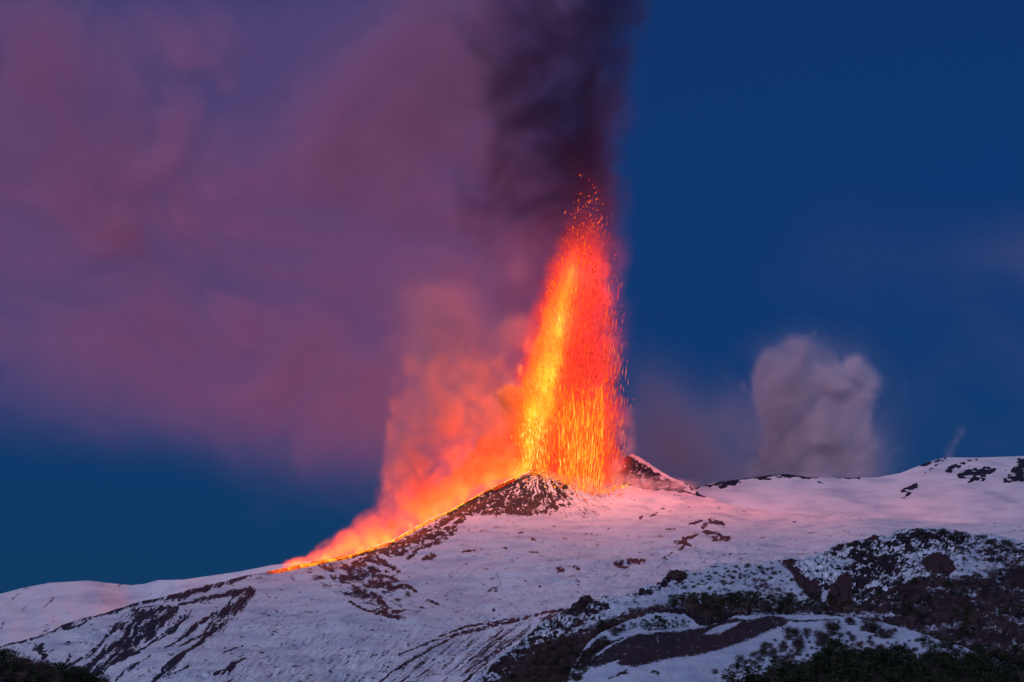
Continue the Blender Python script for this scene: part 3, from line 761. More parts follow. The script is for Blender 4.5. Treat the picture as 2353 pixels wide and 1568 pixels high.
for x, y, h, lb in big:
    p = ground_at('snowy_knoll', x, y)
    if p is not None: plant('bush', p, h, lb, 'larger bushes on the knoll', True, .95)
for x, y, p in scatter('snowy_knoll', [(1790, 1450), (1900, 1425), (2080, 1452), (2260, 1520), (2240, 1548), (2000, 1520), (1850, 1510), (1730, 1545), (1640, 1600), (1700, 1530)], 150, 7, lambda x, y: .35 + .65 * smooth(1430, 1500, y)):
    plant('bush', p, 1.2 + 3.2 * rng.random() ** 1.6, 'small dark twiggy bush scattered among the larger ones on the knoll shoulder', 'small bushes on the knoll shoulder', rng.random() < .5)

# dense front wood of the lower right
FW = [(1690, 1640), (1705, 1596), (1790, 1556), (1887, 1526), (1954, 1528), (2030, 1552), (2087, 1538), (2203, 1556), (2400, 1560), (2450, 1680), (1690, 1680)]
for x, y, p in scatter('snowy_knoll', FW, 165, 8):
    plant('pine_tree', p, 5.5 + 6.0 * rng.random() ** 1.5, 'dense dark pine in the wood along the bottom right edge of the view', 'pines of the front wood', True, 1.55)
for x, y, p in scatter('snowy_knoll', [(1660, 1620), (1720, 1560), (1850, 1510), (1960, 1490), (2100, 1525), (2280, 1550), (2400, 1560), (2400, 1640)], 60, 8):
    plant('bare_tree', p, 4.0 + 3.0 * rng.random(), 'leafless brown tree among the pines of the bottom right wood', 'bare trees of the front wood', True, 1.3)

for x, y, p in scatter('snowy_knoll', [(2120, 1478), (2200, 1500), (2353, 1552), (2400, 1575), (2250, 1560), (2140, 1520)], 30, 9):
    plant('pine_tree', p, 3 + 4 * rng.random(), 'dark pine on the sinking right hand end of the knoll', 'pines on the right end of the knoll', True, 1.5)
# belt of trees behind the knoll
BELT = [(1540, 1395), (1640, 1385), (1750, 1390), (1860, 1398), (1960, 1405), (2000, 1425), (1900, 1416), (1780, 1415), (1690, 1420), (1620, 1440), (1590, 1420)]
for x, y, p in scatter('craggy_ridge', BELT, 42, 7):
    plant('pine_tree', p, 8 + 6 * rng.random(), 'dark pine in the belt of trees just behind the knoll crest', 'pines behind the knoll', True, 1.2)
for x, y, p in scatter('craggy_ridge', BELT, 40, 6):
    plant('bare_tree', p, 8 + 5 * rng.random(), 'leafless reddish tree in the belt just behind the knoll crest', 'bare trees behind the knoll', False, 1.2)
GUL = [(1140, 1590), (1213, 1518), (1269, 1484), (1335, 1466), (1385, 1440), (1435, 1427), (1518, 1400), (1530, 1410), (1450, 1432), (1390, 1456), (1345, 1495), (1315, 1540), (1300, 1610)]
for x, y, p in scatter('craggy_ridge', GUL, 40, 6):
    plant('pine_tree', p, 4 + 4 * rng.random(), 'dark pine in the gully left of the knoll below the craggy ridge', 'pines in the gully', False, 1.5)
for x, y, p in scatter('craggy_ridge', GUL, 40, 6):
    plant('bare_tree', p, 4 + 4 * rng.random(), 'leafless brown tree in the gully left of the knoll', 'bare trees in the gully', False, 1.5)

# brown wood on the right half of the craggy ridge
WD = [(1965, 1405), (2010, 1388), (2060, 1352), (2110, 1338), (2200, 1335), (2280, 1310), (2400, 1300), (2450, 1600), (2353, 1545), (2200, 1495), (2100, 1460), (2000, 1430)]
for x, y, p in scatter('craggy_ridge', WD, 130, 9):
    plant('bare_tree', p, 6 + 4.5 * rng.random(), 'leafless brown tree standing clear in the wood on the right hand ridge', 'bare trees of the ridge wood', False, 1.1)
for x, y, p in scatter('craggy_ridge', WD, 34, 14):
    plant('pine_tree', p, 7 + 5 * rng.random(), 'single dark pine between leafless trees on the right hand ridge', 'scattered pines of the ridge wood', False, 1.1)
pts = scatter('craggy_ridge', WD, 1000) + scatter('craggy_ridge', GUL, 560) + scatter('craggy_ridge', BELT, 260) + scatter('snowy_knoll', FW, 260) + scatter('craggy_ridge', [(2160, 1275), (2353, 1262), (2400, 1330), (2230, 1300)], 60)
Vs, Fs, off = [], [], 0
for x, y, p in pts:
    V_, F_ = LIB['bare_tree'][rng.integers(4)][5]
    a = rng.random() * 6.28; h = 4 + 4 * rng.random(); c, s = math.cos(a), math.sin(a)
    keep = rng.random(len(F_)) < .6
    Q = V_ * h
    Q = np.stack([Q[:, 0] * c - Q[:, 1] * s, Q[:, 0] * s + Q[:, 1] * c, Q[:, 2]], -1) * [1.3, 1.3, .9] + np.array(p)
    Vs.append(Q); Fs.append(F_[keep] + off); off += len(V_)
un = mesh_from('undergrowth', np.concatenate(Vs), np.concatenate(Fs), m_twig, smooth_=False)
tag(un, 'brown leafless scrub filling the wood on the ridge', 'undergrowth', kind='stuff')

# bushes on the snowy flank of the craggy ridge
bs = [(1838, 1312, 0)]
for x, y, p in scatter('craggy_ridge', [(1550, 1330), (1640, 1300), (1800, 1295), (1870, 1370), (1880, 1395), (1700, 1375), (1560, 1385)], 70, 7):
    plant('bush', p, 1.5 + 3.2 * rng.random() ** 1.5, 'dark leafless shrub on the snowy flank in the middle of the craggy ridge', 'shrubs on the ridge flank', False, 1.3)
for x, y, h, lb in [(1712, 1345, 11, 'large fuzzy brown thicket on the snowy flank of the ridge'), (1735, 1352, 10, 'second fuzzy brown thicket joined to the large one on the flank'), (1758, 1368, 11, 'tall pale thicket lower right of the two brown ones'), (1774, 1372, 9, 'pale thicket furthest down the snowy flank'), (1775, 1318, 7, 'round pale bush near the flank crest')]:
    p = ground_at('craggy_ridge', x, y)
    if p is not None: plant('bare_tree', p, h, lb, 'thickets on the ridge flank', False, 1.7)
for x, y, p in scatter('craggy_ridge', [(2040, 1234), (2145, 1218), (2230, 1232), (2353, 1252), (2353, 1275), (2200, 1245), (2100, 1240)], 44, 6):
    plant('bush', p, 2 + 3 * rng.random(), 'low dark shrub along the top crest of the craggy ridge', 'shrubs along the ridge crest', False, 2.0)

# wooded bank of the lower left
def bank_top(x):
    return interp([(-60, 1512), (0, 1516), (60, 1526), (120, 1540), (180, 1552), (240, 1572), (260, 1590)], x)
for i in range(80):
    x = -20 + 262 * rng.random(); y = bank_top(x) + 14 + 55 * rng.random()
    p = ground_at('wooded_bank', x, max(y, float(interp(ridgeF, x)) + 2))
    if p is None: continue
    kd = 'pine_tree' if rng.random() < .5 else 'bare_tree'
    plant(kd, p, 4.6 + 2.6 * rng.random(), 'dark pine on the bank in the lower left corner' if kd == 'pine_tree' else 'fuzzy leafless tree on the bank in the lower left corner',
          'pines of the corner bank' if kd == 'pine_tree' else 'bare trees of the corner bank', True, 1.35)

# boulders standing out of the craggy ridge
m_rock = simple_mat('lava_rock', (0.022, 0.014, 0.017), (0.065, 0.034, 0.036), 0.35)
def boulder(P, sx, sy, sz, label, seed):
    import bmesh
    bm = bmesh.new(); bmesh.ops.create_icosphere(bm, subdivisions=4, radius=1)
    V = np.array([v.co[:] for v in bm.verts])
    n = fbm3(V[:, 0] * 1.6 + seed, V[:, 1] * 1.6, V[:, 2] * 1.6 + 9, 4, 5, .6)
    n = np.round(n * 7) / 7 * .6 + n * .4
    V = V * (0.55 + .9 * n)[:, None] * [sx, sy, sz]
    F = np.array([[v.index for v in f.verts] for f in bm.faces]); bm.free()
    o_ = mesh_from('lava_boulder', V, F, m_rock, smooth_=False); o_.location = P
    tag(o_, label, 'boulder', 'lava boulders on the ridge crest')
for x, y, sx, sz, lb, sd in [(1556, 1324, 8.5, 6.5, 'big dark rounded boulder on the ridge crest', 1), (1349, 1376, 4.2, 3.8, 'squat dark boulder standing up from the lower ridge', 2), (1327, 1392, 5, 4, 'reddish rock hump just left of the squat boulder', 3),
                     (1806, 1290, 3.6, 3.2, 'small dark rock on the crest left of the reddish gully', 4), (1818, 1291, 5, 4.5, 'reddish rock tower heading the steep gully', 5), (2010, 1236, 4, 4, 'jagged rock tooth on the crest before the highest part', 6), (1932, 1254, 4, 3, 'low rock knob on the rising crest', 7)]:
    p = ground_at('craggy_ridge', x, y + 4)
    if p is not None: boulder(p, sx, sx, sz, lb, sd)
p = ground_at('snowy_knoll', 1436, 1549)
if p is not None: boulder(p, 1.4, 1.4, 1.0, 'lone reddish boulder below the dark scoria patch of the knoll', 8)

# ---------------------------------------------------------------- lava: fountain, flow, embers
def emit_mat(name, stops, attr='glow_heat', strength=1.0):
    m, n, l, out = newmat(name)
    a = n.new('ShaderNodeAttribute'); a.attribute_name = attr
    r = n.new('ShaderNodeValToRGB')
    e = r.color_ramp.elements
    e[0].position = stops[0][0]; e[1].position = stops[-1][0]
    for p, c in stops[1:-1]:
        e.new(p)
    for k, (p, c) in enumerate(stops):
        e[k].color = (*c, 1)
    l.new(a.outputs['Fac'], r.inputs[0])
    em = n.new('ShaderNodeEmission'); em.inputs[1].default_value = strength
    l.new(r.outputs[0], em.inputs[0]); l.new(em.outputs[0], out.inputs['Surface'])
    m.cycles.emission_sampling = 'NONE'
    return m
m_lava = emit_mat('molten_lava', [(0.0, (0.16, 0.008, 0.012)), (0.3, (0.75, 0.03, 0.012)), (0.6, (1.0, 0.16, 0.01)), (0.85, (1.0, 0.42, 0.03)), (1.0, (1.0, 0.75, 0.12))], strength=1.25)

OCT = np.array([(1, 0, 0), (-1, 0, 0), (0, 1, 0), (0, -1, 0), (0, 0, 1), (0, 0, -1)], float)
OF = np.array([(0, 2, 4), (2, 1, 4), (1, 3, 4), (3, 0, 4), (2, 0, 5), (1, 2, 5), (3, 1, 5), (0, 3, 5)])
def clots(name, C, wid, lng, axis, heat, parent=None, mat=m_lava):
    """lumps of lava: centres C, half width, half length, long axis, heat"""
    n = len(C)
    axis = axis / np.linalg.norm(axis, axis=1)[:, None]
    s = np.cross(axis, np.array([0.0, 1.0, 0.05])); s /= np.linalg.norm(s, axis=1)[:, None]
    f = np.cross(s, axis)
    jit = 1 + 0.5 * (rng.random((n, 6, 1)) - 0.5)
    V = C[:, None] + jit * (OCT[None, :, 0:1] * s[:, None] * wid[:, None, None] + OCT[None, :, 1:2] * f[:, None] * wid[:, None, None] + OCT[None, :, 2:3] * axis[:, None] * lng[:, None, None])
    F = (OF[None] + (np.arange(n) * 6)[:, None, None]).reshape(-1, 3)
    return mesh_from(name, V, F, mat, parent=parent, attrs={'glow_heat': np.repeat(heat, 6)})

FY = 7905.0
fl = bpy.data.objects.new('lava_fountain', None); fl.location = W(1260, 1085, FY); col.objects.link(fl)
tag(fl, 'tall orange and red fountain of molten lava shooting up from the snowy cone', 'lava fountain')
bpy.context.view_layer.update()
def unparent_space(o_):
    o_.matrix_parent_inverse = fl.matrix_world.inverted()
    return o_

LE = [(400, 1318), (450, 1305), (520, 1300), (560, 1288), (600, 1275), (640, 1255), (700, 1238), (760, 1222), (850, 1200), (920, 1188), (1000, 1178), (1085, 1186), (1130, 1190)]
RE = [(400, 1375), (450, 1390), (520, 1394), (600, 1398), (760, 1403), (900, 1408), (1000, 1416), (1060, 1424), (1100, 1432), (1130, 1436)]
def base_y(px):
    return interp(ridgeC, np.clip(px, 1185, 1395)) + 4
def spray(n, mode):
    py = np.empty(0); px = np.empty(0)
    while len(px) < n:
        k = n * 3
        y = 400 + 740 * rng.random(k)
        if mode == 'body':
            l_, r_ = interp(LE, y), interp(RE, y)
            x = l_ + (r_ - l_) * (rng.beta(1.6, 1.5, k) + rng.normal(0, .045, k))
            p = smooth(460, 680, y) ** 1.8 * (0.5 + 0.5 * smooth(600, 1000, y)) * smooth(0, 6, base_y(x) - y)
        elif mode == 'right':
            x = 1385 + np.abs(rng.normal(0, 30, k)) ; y = 560 + 560 * rng.random(k)
            p = smooth(520, 900, y) * smooth(1485, 1380, x + (900 - np.minimum(y, 900)) * .12) * smooth(-4, 6, interp(ridgeC, x) + 8 - y)
        elif mode == 'fall':
            x = 1283 + 105 * rng.random(k); y = 860 + 270 * rng.random(k)
            p = smooth(860, 960, y) * smooth(0, 6, base_y(x) - y)
        else:
            y = 400 + 220 * rng.random(k) ; x = interp(LE, y) + (interp(RE, y) - interp(LE, y)) * rng.normal(0.5, 0.28, k)
            p = smooth(390, 560, y) ** 1.3 * 0.8 + .02
        keep = rng.random(k) < p
        px = np.r_[px, x[keep]]; py = np.r_[py, y[keep]]
    return px[:n], py[:n]
Cs, Ws, Ls, As, Hs = [], [], [], [], []
def add_spray(mode, n, wid, lng, heat, front=None):
    px, py = spray(n, mode)
    half = (interp(RE, py) - interp(LE, py)) * 0.5 * 1.15
    Y = FY + (rng.random(n) * 2 - 1.15) * half
    if front is not None: Y = FY - half * front + rng.normal(0, 6, n)
    c = W(px, py, Y)
    cx = 1250 + 40 * smooth(1100, 500, py)
    lean = (px - cx) / 150.0 * (0.25 + 0.5 * smooth(900, 500, py)) + rng.normal(0, .07, n)
    tw = rng.random(n)
    lean = np.where((py < 700) & (tw < .3), rng.normal(0, .9, n), lean)
    ax = np.stack([lean * np.where(mode == 'right' or mode == 'fall', .35, 1), rng.normal(0, .2, n), np.ones(n)], -1)
    size = np.minimum(rng.lognormal(-.12, .62, n), 2.4)
    Cs.append(c); Ws.append(wid * size * .82); Ls.append(lng * size * .9 * (0.6 + rng.random(n))); As.append(ax)
    Hs.append(np.clip(heat(px, py) + rng.normal(0, .12, n), 0.05, 1))
def heat_body(px, py):
    xc = interp([(400, 1330), (600, 1322), (700, 1292), (800, 1265), (900, 1245), (1080, 1215)], py)
    h = 0.33 - .12 * smooth(15, 60, px - xc) * smooth(1000, 850, py) + 0.38 * np.exp(-((px - xc) / 38) ** 2) * smooth(520, 760, py) + 0.12 * smooth(800, 1050, py)
    h = h + .38 * np.exp(-((px - 1222) / 34) ** 2 - ((py - 1005) / 75) ** 2) - .10 * smooth(1330, 1400, px)
    return h - 0.15 * smooth(640, 480, py)
add_spray('body', 9000, .62, 4.2, heat_body)
add_spray('body', 2000, .7, 4.4, lambda x, y: heat_body(x, y) + .08, front=1.02)
add_spray('fall', 1300, .75, 9.5, lambda x, y: .62 + .15 * smooth(900, 1080, y), front=.95)
add_spray('right', 800, .55, 7.0, lambda x, y: .42 + .06 * smooth(800, 1050, y))
add_spray('top', 600, .75, 2.2, lambda x, y: .38 + 0 * x, front=1.0)
sp = clots('lava_spray', np.concatenate(Cs), np.concatenate(Ws), np.concatenate(Ls), np.concatenate(As), np.concatenate(Hs), parent=fl)
unparent_space(sp); tag(sp, kind='stuff')

# embers lying on the cone
from mathutils import Vector
from mathutils.bvhtree import BVHTree
bvC = BVHTree.FromObject(bpy.data.objects['volcano_slope'], bpy.context.evaluated_depsgraph_get())
def on_C(px, py):
    o_ = []
    for x_, y_ in zip(px, py):
        d = (Vector(W(x_, y_, 1000.0)) - Vector((0, 0, CAM_Z))).normalized()
        h = bvC.ray_cast(Vector((0, 0, CAM_Z)), d)[0]
        o_.append(W(x_, y_, depC(x_, y_)) if h is None else np.array(h))
    return np.array(o_)
n = 1300
ex = np.empty(0); ey = np.empty(0)
while len(ex) < n:
    k = 4000
    x = 1200 + 260 * rng.random(k); y = 1072 + 75 * rng.random(k)
    yl = interp([(1200, 1090), (1240, 1084), (1290, 1102), (1330, 1118), (1360, 1130), (1400, 1128), (1460, 1110)], x)
    d = np.abs(y - yl)
    p = np.exp(-(d / 7) ** 2) * smooth(1205, 1240, x) * (0.25 + .75 * smooth(1440, 1360, x)) + 0.05 * np.exp(-((y - yl - 14) / 16) ** 2) * (y > yl)
    kp = (rng.random(k) < p) & (y > interp(ridgeC, x) + 2)
    ex = np.r_[ex, x[kp]]; ey = np.r_[ey, y[kp]]
ex = np.r_[ex[:n], 1392, 1378, 1395, 1398, 1370, 1345, 1352, 1408, 1400]; ey = np.r_[ey[:n], 1172, 1155, 1176, 1184, 1166, 1150, 1162, 1150, 1144]
n = len(ex)
ec = on_C(ex, ey); ec[:, 1] -= 6; ec[:, 2] += 1.0
sz = rng.lognormal(0, .5, n) * 1.15
em = clots('glowing_embers', ec, sz, sz * 1.2, np.stack([rng.normal(0, 1, n), rng.normal(0, 1, n), rng.normal(0, 1, n)], -1), np.clip(rng.normal(.6, .16, n) - .15 * (ey > 1135), .3, .95))
tag(em, 'scattered glowing orange embers lying on the dark rim of the cone', 'embers', kind='stuff')

# the flow: a crusted tongue running down the crest to the left
fx = np.linspace(612, 1196, 400)
fyy = interp(ridgeC, fx)
wd = interp([(612, 1.0), (650, 3.0), (700, 3.6), (800, 3.4), (930, 3.5), (1000, 2.6), (1100, 3.0), (1196, 5)], fx)
wd = wd * (0.85 + .8 * fbm2(fx / 9, fx * 0, 4, 200))
rows = 9
V = []; H = []
for r_ in range(rows):
    s = r_ / (rows - 1)                    # 0 = far edge behind the crest, 1 = near edge on the front face
    yy = fyy + 2.2 + wd * (s - .25) * 1.35 * smooth(1200, 940, fx) + 0.6
    P = W(fx, yy, depC(fx, np.maximum(yy, fyy)) - 14 * s)
    hump = math.sin(math.pi * min(max(s, 0), 1)) * 3.0
    P[:, 2] += hump - (1 - s) * 2 + 1.0
    P[:, 1] += (1 - s) * 22 - 6
    V.append(P)
    nn = fbm2(fx / 7, fx * 0 + r_ * .9, 4, 201, .6)
    H.append(np.clip(.62 + (nn - .5) * 2.2 - .5 * smooth(680, 612, fx) + .12 * np.exp(-((fx - 930) / 25) ** 2), 0.02, 1))
V = np.stack(V, 1); H = np.stack(H, 1)
m_flow = emit_mat('flow_lava', [(0.0, (0.03, 0.01, 0.012)), (0.30, (0.25, 0.012, 0.008)), (0.5, (1.0, 0.10, 0.01)), (0.75, (1.0, 0.30, 0.015)), (1.0, (1.0, 0.7, 0.06))], strength=1.7)
fo = mesh_from('lava_flow', V, grid_faces(len(fx), rows)[:, ::-1], m_flow, attrs={'glow_heat': H})
tag(fo, 'thin glowing lava flow running down the crest to the left of the fountain', 'lava flow')
n = 420
bx = 615 + rng.beta(1.0, 2.2, n) * 260; by = interp(ridgeC, bx) + np.abs(rng.normal(0, 2.6, n)) * smooth(600, 640, bx) + 1.5
bc = on_C(bx, by); bc[:, 1] -= 5; bc[:, 2] += .8
sz = rng.lognormal(0, .4, n)
br = clots('lava_crumbs', bc, sz * .9, sz * 3.0, np.stack([np.ones(n), np.zeros(n), rng.normal(.2, .1, n)], -1), np.clip(rng.normal(.5, .15, n), .2, .95))
tag(br, 'scattered glowing lava crumbs at the lower end of the flow', 'embers', kind='stuff')
# glowing streak on the dark cone flank
n = 70
tt = rng.random(n); bx = 1138 + 44 * tt; by = 1126 - 22 * tt + rng.normal(0, 1.0, n)
bc = on_C(bx, by); bc[:, 1] -= 6; bc[:, 2] += 1
st = clots('ember_streak', bc, np.full(n, 1.2), np.full(n, 4.0), np.stack([np.ones(n), np.zeros(n), np.full(n, .5)], -1), rng.normal(.28, .06, n))
tag(st, 'faint red streak of embers on the dark flank of the cone', 'embers', kind='stuff')

# the light the lava gives off
def glow(P, power, colr, rad):
    L = bpy.data.lights.new('lava_glow', 'POINT'); L.energy = power; L.color = colr; L.shadow_soft_size = rad
    o_ = bpy.data.objects.new('lava_glow', L); o_.location = P; col.objects.link(o_)
    return o_
GP = 1.0e6
for px, py, p, c in [(1222, 990, .7, (1, .30, .05)), (1245, 930, 2.4, (1, .28, .05)), (1265, 850, 7, (1, .24, .06)), (1290, 740, 10, (1, .20, .07)), (1325, 620, 11, (1, .16, .07)), (1365, 960, 1.0, (1, .20, .05)), (1375, 900, 5, (1, .18, .06))]:
    glow(W(px, py, FY - 85), p * GP * 0.58, c, 60)
for px, py, p in [(1430, 780, 3.2), (1430, 640, 6)]:
    glow(W(px, py, FY + 10), p * GP * 0.8, (1, .15, .10), 50)
for px, py, p in [(1185, 960, .5), (1190, 900, .4), (1135, 1062, .55), (1085, 1100, .5), (1035, 1135, .45)]:
    glow(W(px, py, 7925), p * GP, (1, .26, .02), 16)
for k in range(19):
    x = 650 + k * 30.0
    yr = float(interp(ridgeC, x))
    P = W(x, yr - 4, float(depC(x, yr)) + 30)
    glow(P, GP * (0.6 if k < 4 else 0.9), (1, .14, .010), 28)

# ---------------------------------------------------------------- smoke, steam and burning gas
def vol_mat(name, color, dens, emit=None, absorb=None, aniso=0.0):
    m, n, l, out = newmat(name)
    a = n.new('ShaderNodeAttribute'); a.attribute_name = 'density'
    k = n.new('ShaderNodeMath'); k.operation = 'MULTIPLY'; k.inputs[1].default_value = dens
    l.new(a.outputs['Fac'], k.inputs[0])
    p = n.new('ShaderNodeVolumePrincipled')
    p.inputs['Color'].default_value = (*color, 1)
    p.inputs['Density Attribute'].default_value = ''
    p.inputs['Anisotropy'].default_value = aniso
    l.new(k.outputs[0], p.inputs['Density'])
    if emit is not None:
        e = n.new('ShaderNodeMath'); e.operation = 'MULTIPLY'; e.inputs[1].default_value = dens
        l.new(a.outputs['Fac'], e.inputs[0])
        l.new(e.outputs[0], p.inputs['Emission Strength'])
        p.inputs['Emission Color'].default_value = (*emit, 1)
    l.new(p.outputs[0], out.inputs['Volume'])
    return m

def cloud(name, box, vox, fn, mat, parent=None):
    """a body of smoke: FN gives its density on a grid of VOX metre cells inside BOX"""
    lo = np.array([b[0] for b in box], float); hi = np.array([b[1] for b in box], float)
    vox = np.array(vox, float)
    res = np.maximum(((hi - lo) / vox).astype(int), 4)
    ax = [np.linspace(lo[i], hi[i], res[i]).astype(np.float32) for i in range(3)]
    X, Y, Z = np.meshgrid(*ax, indexing='ij')
    D = fn(X, Y, Z).astype(np.float32)
    # fade to nothing at the grid's own faces
    for i in range(3):
        t = np.linspace(0, 1, res[i]); e = smooth(0, .04, t) * smooth(1, .96, t)
        sh = [1, 1, 1]; sh[i] = -1
        D = D * e.reshape(sh)
    D = np.where(D < 0.004, 0, D)
    me = bpy.data.meshes.new(name)
    me.vertices.add(D.size)
    me.vertices.foreach_set('co', np.stack([X, Y, Z], -1).astype(np.float32).ravel())
    at = me.attributes.new('puff', 'FLOAT', 'POINT'); at.data.foreach_set('value', D.ravel())
    me.materials.append(mat)
    o_ = bpy.data.objects.new(name, me); col.objects.link(o_)
    ng = bpy.data.node_groups.new(name, 'GeometryNodeTree')
    ng.interface.new_socket('Geometry', in_out='INPUT', socket_type='NodeSocketGeometry')
    ng.interface.new_socket('Geometry', in_out='OUTPUT', socket_type='NodeSocketGeometry')
    N, L = ng.nodes, ng.links
    gi = N.new('NodeGroupInput'); go = N.new('NodeGroupOutput')
    pos = N.new('GeometryNodeInputPosition'); sep = N.new('ShaderNodeSeparateXYZ'); L.new(pos.outputs[0], sep.inputs[0])
    idx = None
    mul = [res[1] * res[2], res[2], 1]
    for i in range(3):
        a = N.new('ShaderNodeMapRange'); a.inputs[1].default_value = lo[i]; a.inputs[2].default_value = hi[i]
        a.inputs[3].default_value = 0; a.inputs[4].default_value = float(res[i] - 1)
        L.new(sep.outputs[i], a.inputs[0])
        b = N.new('ShaderNodeMath'); b.operation = 'ROUND'; L.new(a.outputs[0], b.inputs[0])
        c = N.new('ShaderNodeMath'); c.operation = 'MULTIPLY_ADD'; c.inputs[1].default_value = float(mul[i])
        L.new(b.outputs[0], c.inputs[0])
        if idx is None: c.inputs[2].default_value = 0.0
        else: L.new(idx.outputs[0], c.inputs[2])
        idx = c
    na = N.new('GeometryNodeInputNamedAttribute'); na.data_type = 'FLOAT'; na.inputs['Name'].default_value = 'puff'
    si = N.new('GeometryNodeSampleIndex'); si.data_type = 'FLOAT'; si.domain = 'POINT'; si.clamp = True
    L.new(gi.outputs[0], si.inputs['Geometry']); L.new(na.outputs[0], si.inputs['Value']); L.new(idx.outputs[0], si.inputs['Index'])
    vc = N.new('GeometryNodeVolumeCube')
    L.new(si.outputs[0], vc.inputs['Density'])
    vc.inputs['Min'].default_value = lo; vc.inputs['Max'].default_value = hi
    for i, a in enumerate('XYZ'): vc.inputs['Resolution ' + a].default_value = int(res[i])
    sm = N.new('GeometryNodeSetMaterial'); sm.inputs['Material'].default_value = mat
    L.new(vc.outputs[0], sm.inputs[0]); L.new(sm.outputs[0], go.inputs[0])
    md = o_.modifiers.new('smoke', 'NODES'); md.node_group = ng
    if parent is not None:
        o_.parent = parent; unparent_space(o_)
    return o_

def warp(X, Y, Z, sc_, amt, s):
    dx = (vnoise3(X / sc_, Y / sc_, Z / sc_, s) + .5 * vnoise3(X / sc_ * 2.1, Y / sc_ * 2.1, Z / sc_ * 2.1, s + 1) - .75) * amt
    dz = (vnoise3(X / sc_ + 31, Y / sc_, Z / sc_ + 17, s + 2) + .5 * vnoise3(X / sc_ * 2.1 + 5, Y / sc_ * 2.1, Z / sc_ * 2.1, s + 3) - .75) * amt
    c, s_ = math.cos(.6), math.sin(.6)
    A, B = X + dx, Z + dz
    return A * c - B * s_, Y + dx * .5, A * s_ + B * c

def con(n, k, m=.5):
    return np.clip(.5 + (n - m) * k, 0, 1)

def wbox(px0, px1, py0, py1, Y0, Y1):
    a = np.concatenate([W([px0, px1, px0, px1], [py0, py0, py1, py1], Y) for Y in (Y0, Y1)])
    return [(a[:, 0].min(), a[:, 0].max()), (Y0, Y1), (a[:, 2].min(), a[:, 2].max())]

def blobs(x, y, lst):
    o_ = np.zeros_like(x)
    for bx, by, sx, sy, a in lst:
        o_ += a * np.exp(-((x - bx) / sx) ** 2 - ((y - by) / sy) ** 2)
    return o_

# burning gas of the fountain: red outside, yellow inside
FB = wbox(1120, 1450, 360, 1140, FY - 110, FY + 130)
def env(x, y, Y, le, re, soft, n):
    l_, r_ = interp(le, y), interp(re, y)
    c = (l_ + r_) / 2; h = (r_ - l_) / 2
    rr = np.sqrt(((x - c) / h) ** 2 + ((Y - FY) / (h * 1.162)) ** 2)
    big = vnoise2(y / 38.0, x / 60.0, 77) * .6 + vnoise2(y / 17.0, x / 40.0, 78) * .4
    return smooth(1 + soft * .8, 1 - soft, rr + (n - .5) * 2.4 * soft + (big - .5) * .38)
def f_red(X, Y, Z):
    x, y = PX(X, Y, Z)
    n = fbm3(X / 22, Y / 22, Z / 60, 5, 1, .6)
    e = env(x, y, Y, [(a, b - 4) for a, b in LE], [(a, b - 6) for a, b in RE], .42, n)
    return e * (.12 + smooth(.36, .60, n + .04)) * smooth(455, 700, y) ** 1.2 * smooth(0, 8, base_y(x) + 6 - y)
def f_hot(X, Y, Z):
    x, y = PX(X, Y, Z)
    n = fbm3(X / 16, Y / 16, Z / 46, 5, 2, .62)
    b2 = fbm3(X / 34, Y / 34, Z / 34, 4, 3, .55, True)
    le = [(500, 1318), (560, 1312), (620, 1292), (700, 1258), (760, 1240), (850, 1215), (920, 1196), (960, 1190), (1010, 1184), (1080, 1190), (1130, 1190)]
    re = [(500, 1326), (560, 1330), (620, 1332), (700, 1318), (800, 1300), (880, 1290), (960, 1284), (1000, 1275), (1060, 1262), (1130, 1270)]
    e = env(x, y, Y + 30, le, re, .34, n * .6 + b2 * .4 + .05)
    n4 = fbm3(X / 12, Y / 20, Z / 90, 4, 5, .6)
    cur = np.exp(-((x - 1335) / 42) ** 2) * smooth(900, 1030, y) * smooth(.38, .66, n4) * np.exp(-((Y - FY + 60) / 40) ** 2) * .9
    return (e * smooth(.28, .6, n + .12) + cur) * smooth(540, 740, y) * smooth(0, 8, base_y(x) + 6 - y)
def f_core(X, Y, Z):
    x, y = PX(X, Y, Z)
    n = fbm3(X / 14, Y / 14, Z / 40, 5, 4, .62)
    c = interp([(600, 1318), (760, 1280), (900, 1250), (1000, 1222), (1080, 1208)], y)
    h = interp([(600, 6), (760, 16), (850, 26), (950, 28), (1000, 20), (1080, 11)], y)
    rr = np.sqrt(((x - c) / h) ** 2 + ((Y - FY + 45) / (h * 1.2)) ** 2)
    a = interp([(600, 0.0), (720, .3), (850, .4), (940, .6), (985, 1.0), (1040, 1.0), (1080, .5)], y)
    return smooth(1.35, .4, rr + (n - .5) * 1.5) * a * smooth(0, 6, base_y(x) + 6 - y)
g1 = cloud('burning_gas', FB, (3.2, 8, 3.2), f_red, vol_mat('burning_gas', (0.2, .08, .08), 0.020, (0.86, 0.026, 0.012)), fl)
g2 = cloud('flame', FB, (3.2, 7, 3.2), f_hot, vol_mat('flame', (0.25, .12, .08), 0.050, (1.15, 0.235, 0.012)), fl)
g3 = cloud('molten_core', wbox(1160, 1350, 560, 1110, FY - 100, FY + 10), (3, 6, 3), f_core, vol_mat('molten_core', (0.3, .2, .1), 0.13, (1.5, 0.95, 0.03)), fl)
for g_, lb in ((g1, None), (g2, None), (g3, 'bright yellow heart at the foot of the fountain')):
    tag(g_, lb, kind='stuff')

